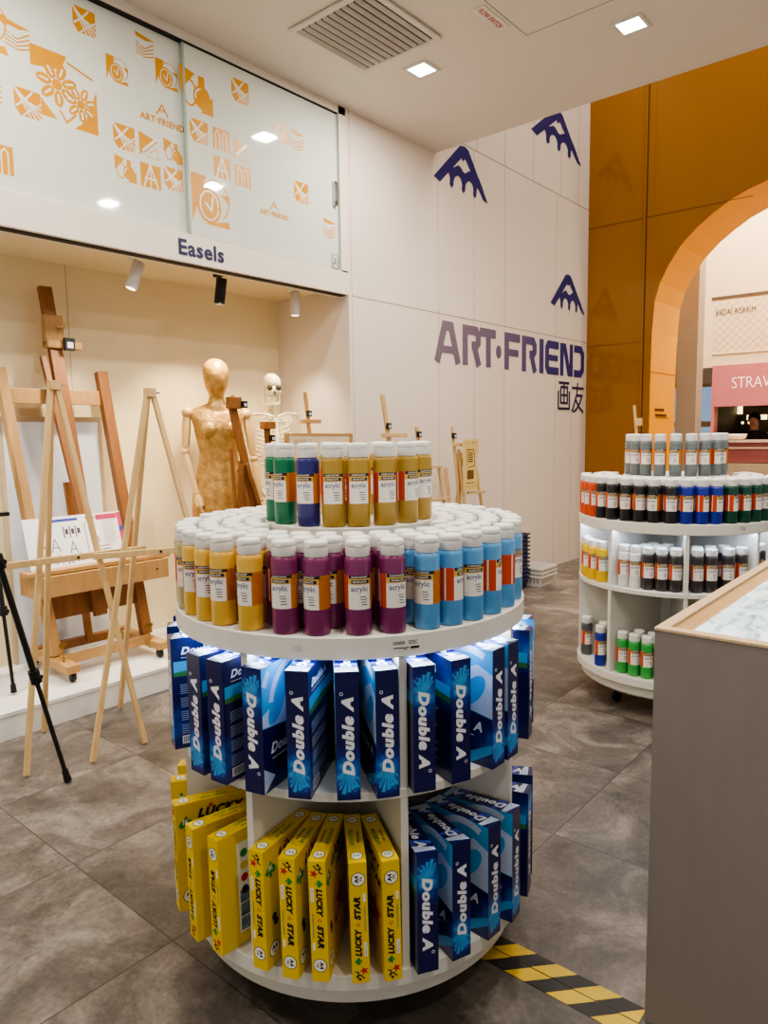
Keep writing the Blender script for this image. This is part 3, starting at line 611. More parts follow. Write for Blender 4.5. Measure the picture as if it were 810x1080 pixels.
def clip(poly,xa,xb,ya,yb):
    for ax,v,s in((0,xa,1),(0,xb,-1),(1,ya,1),(1,yb,-1)):
        out=[]
        for i in range(len(poly)):
            p,q=poly[i-1],poly[i];ip=(p[ax]-v)*s>=0;iq=(q[ax]-v)*s>=0
            if ip!=iq:
                t=(v-p[ax])/(q[ax]-p[ax]);out.append((p[0]+(q[0]-p[0])*t,p[1]+(q[1]-p[1])*t))
            if iq: out.append(q)
        poly=out
        if not poly: return None
    return poly
def blue_ream():
    b=MB();rbox(b)
    body=b.mesh('paper_ream',[RN])
    d=MB()
    for sgn,o,dirn in((1,(HW,0,0),1),(-1,(-HW,0,0),-1)):
        F=frame(o,(0,sgn,0),(0,0,1))
        if dirn==1: TM=F@frame((.001,.148,0),(0,1,0),(-1,0,0))
        else: TM=F@frame((-.001,.148,0),(0,-1,0),(1,0,0))
        d.text('Double A',.182,.0275,.0006,0,TM,bold=.06,shear=.25)
        d.stroke([(p[0]+.099,p[1]+.014) for p in arc(0,0,.0035,0,340,8)],.0012,.0003,.0006,0,TM)
        # light rays from the start of the word
        for k,an in enumerate((165,180,195,210,228,148,135,245)):
            L_=.05-.006*(k%4);a=R(an)
            p=[(-.085,0),(-.085+L_*math.cos(a-.09),max(-.023,min(.023,L_*math.sin(a-.09)))),(-.085+L_*math.cos(a+.09),max(-.023,min(.023,L_*math.sin(a+.09))))]
            d.prism(p,.0001,.0003,3,TM)
        for k in range(9):
            rx=random.uniform(-.13,-.10);ry=random.uniform(-.02,.016);s=random.uniform(.003,.008)
            d.prism([(rx,ry),(rx+s,ry),(rx+s,ry+s),(rx,ry+s)],.0001,.0002,3 if k%2 else 5,TM)
    # front cover on -y: cyan field with white sweeping A, navy foot with lettering
    F=frame((0,-HT,0),(1,0,0),(0,0,1))
    d.prism([(-HW,.155),(HW,.125),(HW,HH),(-HW,HH)],.0001,.0002,1,F)
    d.prism([(-.104,.157),(.104,.127),(.104,.235),(.06,.255),(-.01,.222),(-.06,.200),(-.104,.185)],.0002,.0003,2,F)
    d.prism(clip(ell(-.045,.195,.05,.026,R(52)),-HW,HW,.15,HH),.0003,.0004,1,F)
    d.prism(clip(ell(.05,.188,.048,.024,R(52)),-HW,HW,.13,HH),.0003,.0004,1,F)
    for rr_ in(.10,.14): d.stroke([p for p in arc(.03,.19,rr_,60,170,14) if abs(p[0])<.1 and p[1]<.29],.018,.0003,.0004,2,F)
    d.text('Double A',.15,.026,.0005,0,F,bold=.04,shear=.28,c=(0,.098));d.box((-.07,.072,.0002),(.05,.0745,.0004),0,M=F)
    d.prism([(-.1,.0),(-.02,.0),(.08,.05),(.104,.06),(.104,.04),(.04,.0)],.0001,.0003,3,F)
    d.prism([(-.104,.06),(-.06,.03),(-.104,.0)],.0001,.0003,2,F)
    # back cover on +y: word, landscape strip, small print, barcode
    F=frame((0,HT,0),(-1,0,0),(0,0,1))
    d.text('Double A',.12,.02,.0005,0,F,bold=.04,shear=.28,c=(-.02,.262));d.box((-.08,.243,.0002),(.03,.2445,.0004),0,M=F)
    d.prism([(-.1,.195),(.1,.195),(.1,.235),(-.1,.235)],.0001,.0003,1,F);d.prism([(-.1,.195),(.1,.195),(.1,.208),(0,.214),(-.1,.206)],.0002,.0004,4,F)
    for blk in range(4):
        for k in range(5): d.box((-.085,.17-.036*blk-.0055*k,.0001),(.02+.01*((k*7+blk)%4),.1715-.036*blk-.0055*k,.0003),2,M=F)
    d.prism([(-.085,.012),(-.035,.012),(-.035,.034),(-.085,.034)],.0001,.0004,0,F)
    for k in range(10): d.box((-.081+k*.0043,.015,.0004),(-.079+k*.0043,.031,.0006),6,M=F)
    # top and bottom
    F=frame((0,0,HH),(1,0,0),(0,1,0))
    for k in range(7):
        xx=-.095+k*.028;d.prism([(xx,-.025),(xx+.012,-.025),(xx+.03,.025),(xx+.004,.025)],.0001,.0002,5 if k%2 else 2,F) if k in(0,1,5,6) else None
    d.text('Double A',.15,.024,.0005,0,F@RZ(PI),bold=.04,shear=.28)
    wrap=d.mesh('printed_wrapper',[RW,RC,RL,RS,RG,RTOP,LABK])
    return body,wrap
YB=mat('ream_yellow','#e3c212',.38,var=.04,scale=10);YK=mat('ream_black_ink','#1f1a10',.5);YG=mat('ream_green_ink','#2c8a3a',.5);YR=mat('ream_red_ink','#c2281e',.5);YW=mat('ream_white_disc','#ecebdf',.5);YP=mat('ream_photo_panel','#6b7f86',.5,var=.5,scale=60)
def spade(d,cx,cy,s,F,mi=2):
    L=[(0,1),(.25,.55),(.75,.2),(.95,-.2),(.8,-.55),(.45,-.62),(.12,-.4),(.3,-1),(-.3,-1),(-.12,-.4),(-.45,-.62),(-.8,-.55),(-.95,-.2),(-.75,.2),(-.25,.55)]
    d.prism([(cx+x*s,cy+y*s) for x,y in L],.0002,.0004,mi,F)
def star(d,cx,cy,s,F,mi=3,h=.0004):
    d.prism([(cx+s*(1 if k%2==0 else .45)*math.cos(PI/2+k*PI/5),cy+s*(1 if k%2==0 else .45)*math.sin(PI/2+k*PI/5)) for k in range(10)],.0002,h,mi,F)
def yellow_ream():
    b=MB();rbox(b,HTY);body=b.mesh('paper_ream',[YB]);d=MB()
    for sgn,o in((1,(HW,0,0)),(-1,(-HW,0,0))):
        F=frame(o,(0,sgn,0),(0,0,1))
        TM=F@frame((0,.1485,0),(0,-1,0),(1,0,0)) if sgn==1 else F@frame((0,.1485,0),(0,1,0),(-1,0,0))
        # along the spine: running figure with star, spade, LUCKY star STAR, A4 disc
        star(d,-.118,-.007,.011,TM);d.stroke([(-.138,-.008),(-.128,.001),(-.132,.012)],.003,.0002,.0004,1,TM);d.stroke([(-.137,.008),(-.122,.006),(-.118,.014)],.003,.0002,.0004,1,TM);d.prism([(p[0]-.139,p[1]+.003) for p in arc(0,0,.0035,0,330,8)],.0002,.0004,1,TM)
        spade(d,-.094,.006,.0095,TM@T(0,0,0));d.box((-.083,-.016,.0002),(-.048,-.009,.0004),4,M=TM);d.text('500 sheets',.03,.003,.0006,1,TM,c=(-.065,-.0125))
        d.text('LUCKY',.070,.0155,.0005,1,TM,bold=.07,shear=.25,c=(-.047,.004));d.stroke([(p[0]-.003,p[1]+.003) for p in arc(0,0,.004,0,340,8)],.0014,.0002,.0005,3,TM);d.text('STAR',.057,.0155,.0005,1,TM,bold=.07,shear=.25,c=(.037,.004))
        d.box((-.02,-.014,.0002),(.04,-.012,.0004),5,M=TM);d.box((.052,-.016,.0002),(.072,-.010,.0004),4,M=TM)
        d.prism(arc(.108,0,.0165,0,350,20),.0002,.0004,1,TM);d.prism(arc(.108,0,.015,0,350,20),.0003,.0005,4,TM)
        d.text('A4',.018,.010,.0007,1,TM,bold=.05,c=(.108,.004));d.text('70',.011,.006,.0007,1,TM,bold=.03,c=(.108,-.0065))
    F=frame((0,HTY,0),(-1,0,0),(0,0,1))   # front
    spade(d,-.077,.243,.021,F);d.text('IK',.018,.013,.0006,4,F,bold=.03,c=(-.077,.247))
    d.text('LUCKY',.13,.026,.0006,1,F,bold=.06,shear=.3,c=(.018,.262));star(d,-.01,.279,.008,F,3,.0008);d.text('STAR',.10,.024,.0006,1,F,bold=.06,shear=.3,c=(.04,.228))
    d.prism(arc(-.075,.04,.019,0,350,20),.0002,.0004,1,F);d.prism(arc(-.075,.04,.0172,0,350,20),.0003,.0005,4,F);d.text('A4',.022,.012,.0007,1,F,bold=.05,c=(-.075,.045));d.text('70',.012,.007,.0007,1,F,c=(-.075,.032))
    star(d,.03,.13,.05,F,3);
    for cx,cy in((-.07,.12),(-.065,.105),(-.02,.10)): d.prism(arc(cx,cy,.009,0,345,10),.0004,.0006,1,F)
    F=frame((0,-HTY,0),(1,0,0),(0,0,1))   # back, white panel with little pictures
    d.box((-.05,.03,.0002),(.09,.265,.0004),4,M=F)
    for k,mi in enumerate((2,0,3,1)):
        d.prism(arc(-.03+.0*k,.235-.032*k,.011,0,345,12),.0004,.0006,mi,F);d.box((-.01,.23-.032*k,.0004),(.06,.234-.032*k,.0006),1,M=F)
    for k in range(3): d.box((-.045,.035+.036*k,.0004),(.085,.068+.036*k,.0006),5,M=F)
    F=frame((0,0,HH),(1,0,0),(0,1,0))@RZ(PI/2 if False else 0)
    for ex in(-1,1):
        d.prism(arc(ex*.078,0,.0145,0,350,18),.0002,.0004,1,F);d.prism(arc(ex*.078,0,.013,0,350,18),.0003,.0005,4,F);d.text('A4',.015,.008,.0007,1,F@RZ(PI/2),c=(0,-ex*.078))
    d.text('LUCKY STAR',.07,.010,.0005,2,F,bold=.04,shear=.25,c=(0,.008));d.text('500 sheets',.05,.006,.0005,1,F,bold=.02,c=(0,-.008))
    wrap=d.mesh('printed_wrapper',[YB,YK,YG,YR,YW,YP])
    return body,wrap
BLUE=blue_ream();YELL=yellow_ream()
def ream(kind,C,P,a,r,ab,z,flip,lean,label,group):
    body,wrap=BLUE if kind=='blue' else YELL
    t=HT if kind=='blue' else HTY
    fp=Vector((r*math.cos(P+R(a)),r*math.sin(P+R(a))));bp=Vector((.31*math.cos(P+R(ab)),.31*math.sin(P+R(ab))))
    d=(fp-bp).normalized();c=fp-d*HW;O=math.atan2(d.y,d.x)
    ob=bpy.data.objects.new('paper_ream',body);COL.objects.link(ob)
    th=R(lean)*(1 if not flip else -1)
    ob.matrix_world=T(C[0]+c.x,C[1]+c.y,z+.001+abs(t*math.sin(th)))@RZ(O+(PI if flip else 0))@RX(th)
    w=bpy.data.objects.new('printed_wrapper',wrap);COL.objects.link(w);w.parent=ob
    tag(ob,label,'paper ream',group)
zb=Z1[1]
BL=[(-95,-95,.52,0,'blue paper ream on the middle shelf nearest the alcove, almost hidden round the back'),
 (-82,-84,.52,0,'blue paper ream peeking out behind the one showing its back cover'),
 (-67.5,-68,.52,0,'blue paper ream showing its back cover with small print and barcode'),
 (-47,-49,.525,0,'blue paper ream beside the back cover one on the middle shelf, lettering reading upward'),
 (-38,-38.6,.525,0,'blue paper ream on the middle shelf right before the divider, lettering reading upward'),
 (-26,-24.6,.525,1,'blue paper ream whose cyan cover with big white curves shows, lettering reading downward'),
 (-14,-14.4,.52,0,'blue paper ream standing beside the one with the cyan curved cover'),
 (-1.6,-4.2,.52,0,'blue paper ream in the middle of the centre bay, shadow on both sides'),
 (8.2,6.2,.52,0,'blue paper ream last in the centre bay, right against the divider'),
 (17.8,20.6,.52,1,'blue paper ream on the middle shelf first past the divider, lettering reading downward'),
 (28.6,30.9,.52,1,'blue paper ream on the middle shelf, second past the divider, lettering reading downward'),
 (42.7,41.2,.52,0,'blue paper ream with its bright cyan cover and white A shape showing'),
 (50.2,51.4,.52,0,'blue paper ream tucked close behind the one with the bright cyan cover'),
 (66,66,.52,1,'blue paper ream on the middle shelf just beyond the last divider'),
 (79,79,.52,0,'blue paper ream farthest round the middle shelf toward the walkway')]
for a,o,r_,fl,lb in BL: ream('blue',C1,P1,a,r_,o,zb,fl,0,lb,'blue reams on the middle shelf')
zb=Z1[2]
YL=[(-93,-93,.525,0,0,'yellow paper ream on the bottom shelf, hardly showing, farthest round the back'),
 (-82,-84,.53,0,0,'yellow paper ream seen only as a corner behind the wide yellow front'),
 (-66,-66,.53,0,.7,'yellow paper ream showing its wide front with green spade and black lettering'),
 (-51,-49.5,.535,1,.7,'yellow paper ream standing in front of the one with the green spade front'),
 (-41.3,-39.3,.525,1,.7,'yellow paper ream beside the divider, white picture panel on its side'),
 (-27.2,-24.95,.512,0,.8,'yellow paper ream just past the divider, first in the centre bay'),
 (-18,-17.0,.515,0,.8,'second yellow paper ream in the centre bay, red star at the top of its spine'),
 (-10,-9.1,.512,0,.8,'third yellow paper ream in the centre bay, red star at the top'),
 (.6,-1.25,.515,1,.8,'yellow paper ream in the centre bay with its white A4 disc at the top'),
 (9,6.65,.518,1,.8,'yellow paper ream last in the centre bay, right against the blue bay divider')]
for a,o,r_,fl,le,lb in YL: ream('yellow',C1,P1,a,r_,o,zb,fl,le,lb,'yellow reams on the bottom shelf')
BB=[(18.4,20.5,.518,1,0,'blue paper ream on the bottom shelf beside the divider, lettering reading downward'),
 (29,30.7,.515,0,0,'blue paper ream on the bottom shelf, second past the divider, lettering reading upward'),
 (42.2,41.0,.512,0,0,'blue paper ream on the bottom shelf, third past the divider, cyan cover edge showing'),
 (52.8,51.25,.52,0,0,'blue paper ream on the bottom shelf, fourth past the divider'),
 (66,66,.52,1,0,'blue paper ream on the bottom shelf just beyond the last divider'),
 (78,78,.52,1,0,'blue paper ream farthest round the bottom shelf toward the walkway')]
for a,o,r_,fl,le,lb in BB: ream('blue',C1,P1,a,r_,o,zb,fl,le,lb,'blue reams on the bottom shelf')
# price stickers on the rim
def rim_patch(name,C,P,a,w,z,h,label,fancy=True):
    q=MB();RR=.4925;a0=P+R(a)
    def pt(da0,da1,za,zb_,off,mi):
        cylr=RR+off;n=6;vs=[]
        for i in range(n+1):
            t=a0+(da0+(da1-da0)*i/n)/RR;vs+=[(cylr*math.cos(t),cylr*math.sin(t),za),(cylr*math.cos(t),cylr*math.sin(t),zb_)]
        q.add(vs,[(2*i,2*i+2,2*i+3,2*i+1) for i in range(n)],mi)
    pt(-w/2,w/2,z-h/2,z+h/2,.0006,0)
    if fancy:
        for k in range(12): pt(-w*.46+k*w*.035,-w*.46+k*w*.035+w*.018,z+h*.05,z+h*.38,.0009,1)
        for k in range(3): pt(w*.06,w*(.4-.05*(k%2)),z+h*(.32-.14*k),z+h*(.38-.14*k),.0009,1)
        pt(-w*.46,w*.1,z-h*.32,z-h*.22,.0009,1);pt(w*.14,w*.46,z-h*.42,z-h*.18,.0009,1);pt(-w*.1,w*.02,z-h*.45,z-h*.38,.0009,1)
    o=q.build(name,[mat('sticker_white' if fancy else 'sticker_clear','#dedcd6' if fancy else '#c9c6bf',.4),LABK]);o.location=(C[0],C[1],0);tag(o,label,'sticker')
rim_patch('price_sticker',C1,P1,14.3,.068,.985,.024,'white price sticker with barcode on the rim of the near round stand')
rim_patch('price_sticker',C1,P1,-14.5,.022,.983,.014,'blank pale sticker on the rim below the purple bottles',False)
rim_patch('price_sticker',C2,P2,38.5,.03,.988,.018,'small dark printed sticker on the rim of the far round stand')

# ------------------------------------------------------------------ mall beyond the arch
CREAM=mat('mall_cream','#ead4b2',.6,var=.015,scale=2)
q=MB();q.box((-3.738,12,2.6),(3,12.6,7),0);q.box((-3.738,12,2.41),(3,12.6,2.6),0);q.box((-3.45,11.99,3.43),(3,12,3.475),1)
q.box((-3.42,11.985,2.60),(3,12,2.615),2)
for k in range(60):
    for sx in(1,-1):
        x0=-3.42-.76+k*.12; pa=(x0,2.63);pb=(x0+.76,3.39)
        if sx<0: pa,pb=(pa[0],3.39),(pb[0],2.63)
        if pb[0]<=-3.41: continue
        if pa[0]<-3.42:
            t_=(-3.42-pa[0])/(pb[0]-pa[0]);pa=(-3.42,pa[1]+(pb[1]-pa[1])*t_)
        q.stroke([pa,pb],.006,0.0005,.004,2,frame((0,12,0),(1,0,0),(0,0,1)))
struct(q.build('wall_mall',[CREAM,mat('groove_brown','#5c4a38',.7),mat('lattice_line','#d6c4aa',.6)]))
o=MB(frame((-3.10,11.992,3.235),(1,0,0),(0,0,1))).text('KEDAI AISKRIM',.56,.085,.003).build('shop_lettering',mat('dark_sign_ink','#3a332d',.5));tag(o,'thin dark lettering reading KEDAI AISKRIM on the cream mall wall','sign')
struct(MB().box((-9,16.5,-.1),(4,16.8,7)).build('wall_far',CREAM))
q=MB();q.box((-9,12.6,2.9),(3,16.5,3.0));struct(q.build('ceiling_mall',CREAM))
e=empty('glass_window_wall','blue tinted glass window wall seen beside the concrete column, far down the mall','window wall',(-4.9,16.4,0))
BG=mat('blue_glass','#8fb0d0',.15,var=.12,scale=2,emit='#9dbbe0',estr=.5)
for z0,z1 in((.5,1.5),(1.62,2.35)):
    for k in range(4): MB().box((-.9+k*.45,-.02,z0),(-.9+k*.45+.42,.0,z1)).build('pane',BG,e)
q=MB()
for k in range(5): q.box((-.93+k*.45,-.03,.4),(-.9+k*.45,.02,2.4))
q.box((-.95,-.04,1.5),(.95,.02,1.62));q.box((-.95,-.04,2.35),(.95,.02,2.42));q.build('window_frame',mat('bronze_frame','#c9a878',.5),e)
q=MB();q.box((-4.85,14.0,2.62),(-4.45,14.03,2.70));q.box((-4.8,14.01,2.69),(-4.79,14.02,2.899));q.box((-4.51,14.01,2.69),(-4.50,14.02,2.899));o=q.build('hanging_sign',mat('green_sign','#5d9a55',.4,emit='#5fae58',estr=.8));tag(o,'small green lit sign hanging far off beyond the column','sign')
COLM=mat('column_grey','#a89c8b',.45,var=.08,scale=1.5)
q=MB();q.box((-3.13,9.5,0),(-2.885,9.75,6.2));q.box((-3.131,9.499,2.55),(-2.884,9.751,2.556),1);struct(q.build('column_mall',[COLM,SEAM]))
e=empty('ice_cream_shop_front','pink ice cream shop front with pale STRAW lettering over a dark interior','shop front',(-2.9,12,0))
PINK=mat('shop_pink','#c2747a',.45,var=.05,scale=1)
q=MB(T(2.9,-12,0));q.box((-3.359,11.98,1.80),(2,12.2,2.43));q.box((-3.40,11.97,0),(-3.36,12.2,2.43));q.build('fascia',PINK,e)
MB(frame((-2.80+2.9,-.024,2.155),(1,0,0),(0,0,1))).text('STRAW',.62,.165,.003,bold=-.014).build('shop_lettering',mat('sign_cream_glow','#f3dccb',.4,emit='#ffe6d0',estr=.7),e)
q=MB(T(2.9,-12,0));q.box((-3.36,13.6,0),(2,13.7,2.4));q.box((-3.40,12.2,0),(-3.36,13.7,2.4));q.build('back_wall',mat('shop_dark','#2c211b',.6,var=.4,scale=3),e)
LMP=mat('lamp_panel','#ffe8b8',.4,emit='#ffdf9f',estr=3)
for x0,x1,z0,z1 in((-3.6,-3.38,1.72,1.82),(-3.2,-2.9,1.60,1.68),(-3.35,-3.28,1.7,1.95),(-2.75,-2.70,1.45,1.85),(-2.4,-2.1,1.6,1.7)): MB(T(2.9,-12,0)).box((x0,13.3,z0),(x1,13.34,z1)).build('menu_light',LMP,e)
for x in(-3.25,-3.13,-3.22,-3.12): MB(T(2.9,-12,0)).ball((x+.03,13,1.95 if x in(-3.25,-3.13) else 1.55),.022,n=8).build('bulb',LMP,e)
q=MB(T(2.9,-12,0));q.box((-3.37,11.6,.95),(2,11.95,1.25));q.build('counter',mat('counter_rose','#94585a',.4,var=.15,scale=2),e)
q=MB(T(2.9,-12,0));q.box((-3.40,11.5,0),(2,11.98,.94));q.build('counter_base',mat('counter_stone','#a8977f',.5,var=.1,scale=3),e)
q=MB(T(2.9,-12,0));q.box((-3.40,11.55,1.252),(2,11.96,1.285));q.box((-3.4,11.54,1.16),(2,11.56,1.18));q.build('counter_top',mat('counter_edge','#d0b8a8',.3),e)
o=MB().lathe([(.10,0),(.14,.03),(.155,.09),(.15,.09),(.135,.035),(.001,.02)],24,cap1=False).build('serving_bowl',mat('bowl_cream','#e8d6bf',.4));o.location=(-2.97,11.75,1.2855);tag(o,'wide cream bowl on the rose counter in front of the person in black','bowl')
# person behind the ice cream counter
def skin_chain(verts,edges,radii,name,m,parent=None,root=0):
    me=bpy.data.meshes.new(name);me.from_pydata(verts,edges,[]);me.materials.append(m);me.update()
    ob=bpy.data.objects.new(name,me);COL.objects.link(ob)
    if parent is not None: ob.parent=parent
    ob.modifiers.new('skin','SKIN')
    while len(me.skin_vertices)==0: me.skin_vertices.new() if hasattr(me.skin_vertices,'new') else None
    sv=me.skin_vertices[0].data
    for i,r_ in enumerate(radii):
        sv[i].radius=(r_,r_) if not isinstance(r_,tuple) else r_; sv[i].use_root=(i==root)
    sb=ob.modifiers.new('sub','SUBSURF');sb.levels=1;sb.render_levels=2;ob.modifiers['skin'].use_smooth_shade=True
    return ob
def loft(q,secs,n=20,mi=0):
    vs=[(cx+rx*math.cos(2*PI*i/n),cy+ry*math.sin(2*PI*i/n),z) for cx,cy,z,rx,ry in secs for i in range(n)]
    fs=[(k*n+i,k*n+(i+1)%n,(k+1)*n+(i+1)%n,(k+1)*n+i) for k in range(len(secs)-1) for i in range(n)]
    q.add(vs,fs,mi,True);q.add(vs[:n],[tuple(range(n-1,-1,-1))],mi,True);q.add(vs[-n:],[tuple(range(n))],mi,True);return q
def person(loc,rz):
    e=empty('person','person in a black top leaning over the ice cream shop counter','person',loc,rz)
    V=[(0,0,.92),(0,.02,1.15),(0,.05,1.32),(0,.08,1.42),(0,.11,1.50),(0,.12,1.60),
       (.17,.07,1.36),(.22,.16,1.12),(.12,.36,1.10),(.07,.44,1.10),(-.17,.07,1.36),(-.22,.16,1.12),(-.12,.36,1.10),(-.07,.44,1.10),
       (.10,0,.86),(.11,.01,.48),(.11,0,.08),(.11,.13,.035),(-.10,0,.86),(-.11,.01,.48),(-.11,0,.08),(-.11,.13,.035)]
    E_=[(0,1),(1,2),(2,3),(3,4),(4,5),(2,6),(6,7),(7,8),(8,9),(2,10),(10,11),(11,12),(12,13),(0,14),(14,15),(15,16),(16,17),(0,18),(18,19),(19,20),(20,21)]
    rd=[(.15,.11),(.13,.10),(.15,.10),.055,.075,.08,.055,.042,.03,.03,.055,.042,.03,.03,.085,.06,.042,.035,.085,.06,.042,.035]
    skin=mat('skin_tone','#c99a7c',.55)
    body=skin_chain(V,E_,rd,'body',skin,e)
    q=MB();loft(q,[(0,0,.88,.19,.13),(0,.02,1.10,.17,.125),(0,.05,1.30,.20,.125),(0,.06,1.39,.17,.10),(0,.08,1.43,.075,.075)]);
    for s_ in(1,-1): q.tube([(s_*.13,.06,1.37),(s_*.20,.11,1.24),(s_*.225,.16,1.11)],[.068,.062,.055],12)
    q.build('black_top',mat('cloth_black','#1b1a1d',.8),e)
    q=MB();loft(q,[(0,0,.72,.17,.12),(0,0,.92,.185,.135)])
    for s_ in(1,-1): q.tube([(s_*.09,0,.80),(s_*.11,.01,.46),(s_*.11,0,.09)],[.095,.072,.055],12)
    q.build('trousers',mat('cloth_charcoal','#2b2b30',.8),e)
    q=MB();q.ball((0,.105,1.615),.098,sc_=(1,1.05,1.08),n=16);q.ball((0,.02,1.58),.07,n=12);q.build('hair',mat('hair_black','#1a1413',.6),e)
    q=MB();q.ball((0,.155,1.575),.078,sc_=(.88,.8,1.15),n=16);q.tube([(0,.215,1.585),(0,.235,1.562)],[.01,.015],8)
    for s_ in(1,-1): q.ball((s_*.072,.14,1.575),.016,n=8)
    q.build('face',skin,e)
    q=MB()
    for s_ in(1,-1): q.ball((s_*.028,.212,1.592),.008,n=8)
    q.tube([(-.022,.212,1.535),(.022,.212,1.535)],.005,6);q.build('facial_features',mat('feature_dark','#4a2a26',.5),e)
    for s_ in(1,-1):
        q=MB();q.ball((s_*.07,.44,1.10),.034,sc_=(.8,1.2,.5),n=10)
        for k in range(4): q.tube([(s_*.07+(k-1.5)*.014,.465,1.10),(s_*.07+(k-1.5)*.016,.505-.004*abs(k-1.5),1.095),(s_*.07+(k-1.5)*.016,.52-.006*abs(k-1.5),1.08)],[.008,.007,.006],6)
        q.tube([(s_*.045,.43,1.10),(s_*.03,.46,1.095),(s_*.03,.48,1.088)],[.009,.008,.007],6);q.build('hand',skin,e)
    return e
person((-2.93,12.75,0),PI)
# ------------------------------------------------------------------ wood
PINE=mat('pale_pine','#cfae7a',.5,var=.10,scale=14,stretch=(3,3,.3))
BEECH=mat('beech_wood','#87582f',.45,var=.14,scale=12,stretch=(4,4,.35))
BEECHL=mat('pale_lit_beech','#b28a58',.45,var=.10,scale=12,stretch=(3,3,.4))
BRASS=mat('brass','#a88746',.35,metal=1)
def stick(e,name,p0,p1,w,t,m=PINE,w1=None,up=(0,1,0)):
    return MB().bar(p0,p1,w,t,up,w1=w1).build(name,m,e,bevel=.002)
def dark_clip(e,c,s=.03,rz=0):
    q=MB(T(*c)@RZ(rz));q.box((-.012,-s/2,-s*.6),(.012,s/2,s*.6),0);q.box((.012,-s*.3,-s*.35),(.0135,s*.3,s*.2),1);q.build('black_clip',[BLACKP,mat('silver_label','#c9c9cc',.4)],e,bevel=.003)
# tall studio easel on the platform
e=empty('studio_easel','tall brown H-frame studio easel on casters with a wide tray, standing on the platform','easel',(-4.0,2.06,.137))
def W_(p): return (p[0]+4.0,p[1]-2.06,p[2]-.137)
def st(name,a,b,w,t,m,up=(0,1,0)): return MB().bar(W_(a),W_(b),w,t,up).build(name,m,e,bevel=.004)
for y0,m in((1.80,BEECHL),(2.36,BEECHL)):
    st('foot',(-4.28,y0,.215),(-3.72,y0-.02,.215),.075,.045,m,up=(0,0,1))
MB().bar(W_((-3.90,1.80,.225)),W_((-3.90,2.36,.225)),.05,.05,(0,0,1)).build('front_crossbar',BEECHL,e,bevel=.003)
MB().bar(W_((-4.20,1.80,.225)),W_((-4.20,2.36,.225)),.05,.05,(0,0,1)).build('rear_crossbar',BEECH,e,bevel=.003)
st('upright',(-3.97,1.80,.24),(-4.215,1.705,1.85),.055,.06,BEECHL,(1,0,0));st('upright',(-3.97,2.37,.24),(-4.215,2.30,1.86),.065,.05,BEECH,(1,0,0))  # first upright in paler tone: light falling on it is put into the colour
st('mast',(-3.96,2.075,.42),(-4.235,1.995,2.33),.075,.035,BEECH,(1,0,0));st('mast_slider',(-3.99,2.03,.9),(-4.20,1.945,1.93),.035,.03,BEECH,(1,0,0))
MB().bar(W_((-4.205,1.70,1.70)),W_((-4.205,2.30,1.70)),.02,.085,(0,0,1)).build('top_crossbar',BEECHL,e,bevel=.003)
MB().bar(W_((-4.02,1.80,.50)),W_((-4.02,2.38,.50)),.025,.13,(0,0,1)).build('lower_board',BEECH,e,bevel=.003)
MB().bar(W_((-4.12,2.08,.24)),W_((-4.20,2.04,1.2)),.04,.03,(1,0,0)).build('rear_strut',BEECH,e,bevel=.003)
q=MB(T(*W_((-3.93,2.06,.66))));q.box((.085,-.40,-.055),(.105,.40,.06));q.box((-.105,-.40,-.055),(-.085,.40,.06));q.box((-.085,-.40,-.055),(.085,-.38,.06));q.box((-.085,.38,-.055),(.085,.40,.06));q.box((-.085,-.38,-.055),(.085,.38,-.04))
tr=q.build('tray_box',BEECHL,e,bevel=.003)
for y in(-.02,.32): MB(T(*W_((-3.823,2.06+y,.665)))).ball((0,0,0),.007,n=8).build('knob',mat('dark_wood_plug','#3c2818',.6),tr)
q=MB(T(*W_((-3.90,2.06,.735))));q.box((-.06,-.43,-.012),(.05,.43,.012));q.build('canvas_ledge',BEECHL,e,bevel=.003)
q=MB(T(*W_((-4.19,2.005,2.08))));q.box((-.02,-.055,-.09),(.03,.055,.085));q.box((-.02,-.055,-.105),(.045,.155,-.06));cl=q.build('clamp_block',BEECHL,e,bevel=.01)
MB().tube([W_((-4.155,2.02,2.1)),W_((-4.11,2.05,2.1))],[.008,.013],10).build('clamp_knob',PINE,cl)
dark_clip(e,W_((-4.13,2.07,2.0)),.06)
for x,y in((-3.76,1.79),(-3.76,2.33),(-4.25,1.81),(-4.25,2.35)):
    q=MB(T(*W_((x,y,0))));q.box((-.015,-.015,.175),(.015,.015,.192));q.lathe([(.01,-.012),(.0275,-.010),(.0275,.010),(.01,.012)],16,M=T(0,0,.1655)@RX(PI/2));q.build('caster',BLACKP,e)
for y in(1.78,2.31):
    q=MB(T(*W_((-3.83,y,.24))));q.tube([(0,0,0),(0,0,.09)],.004,8);q.box((-.003,-.022,.08),(.003,.022,.10));q.tube([(0,0,-.05),(0,0,.0)],.008,8);q.build('wing_screw',BRASS,e)
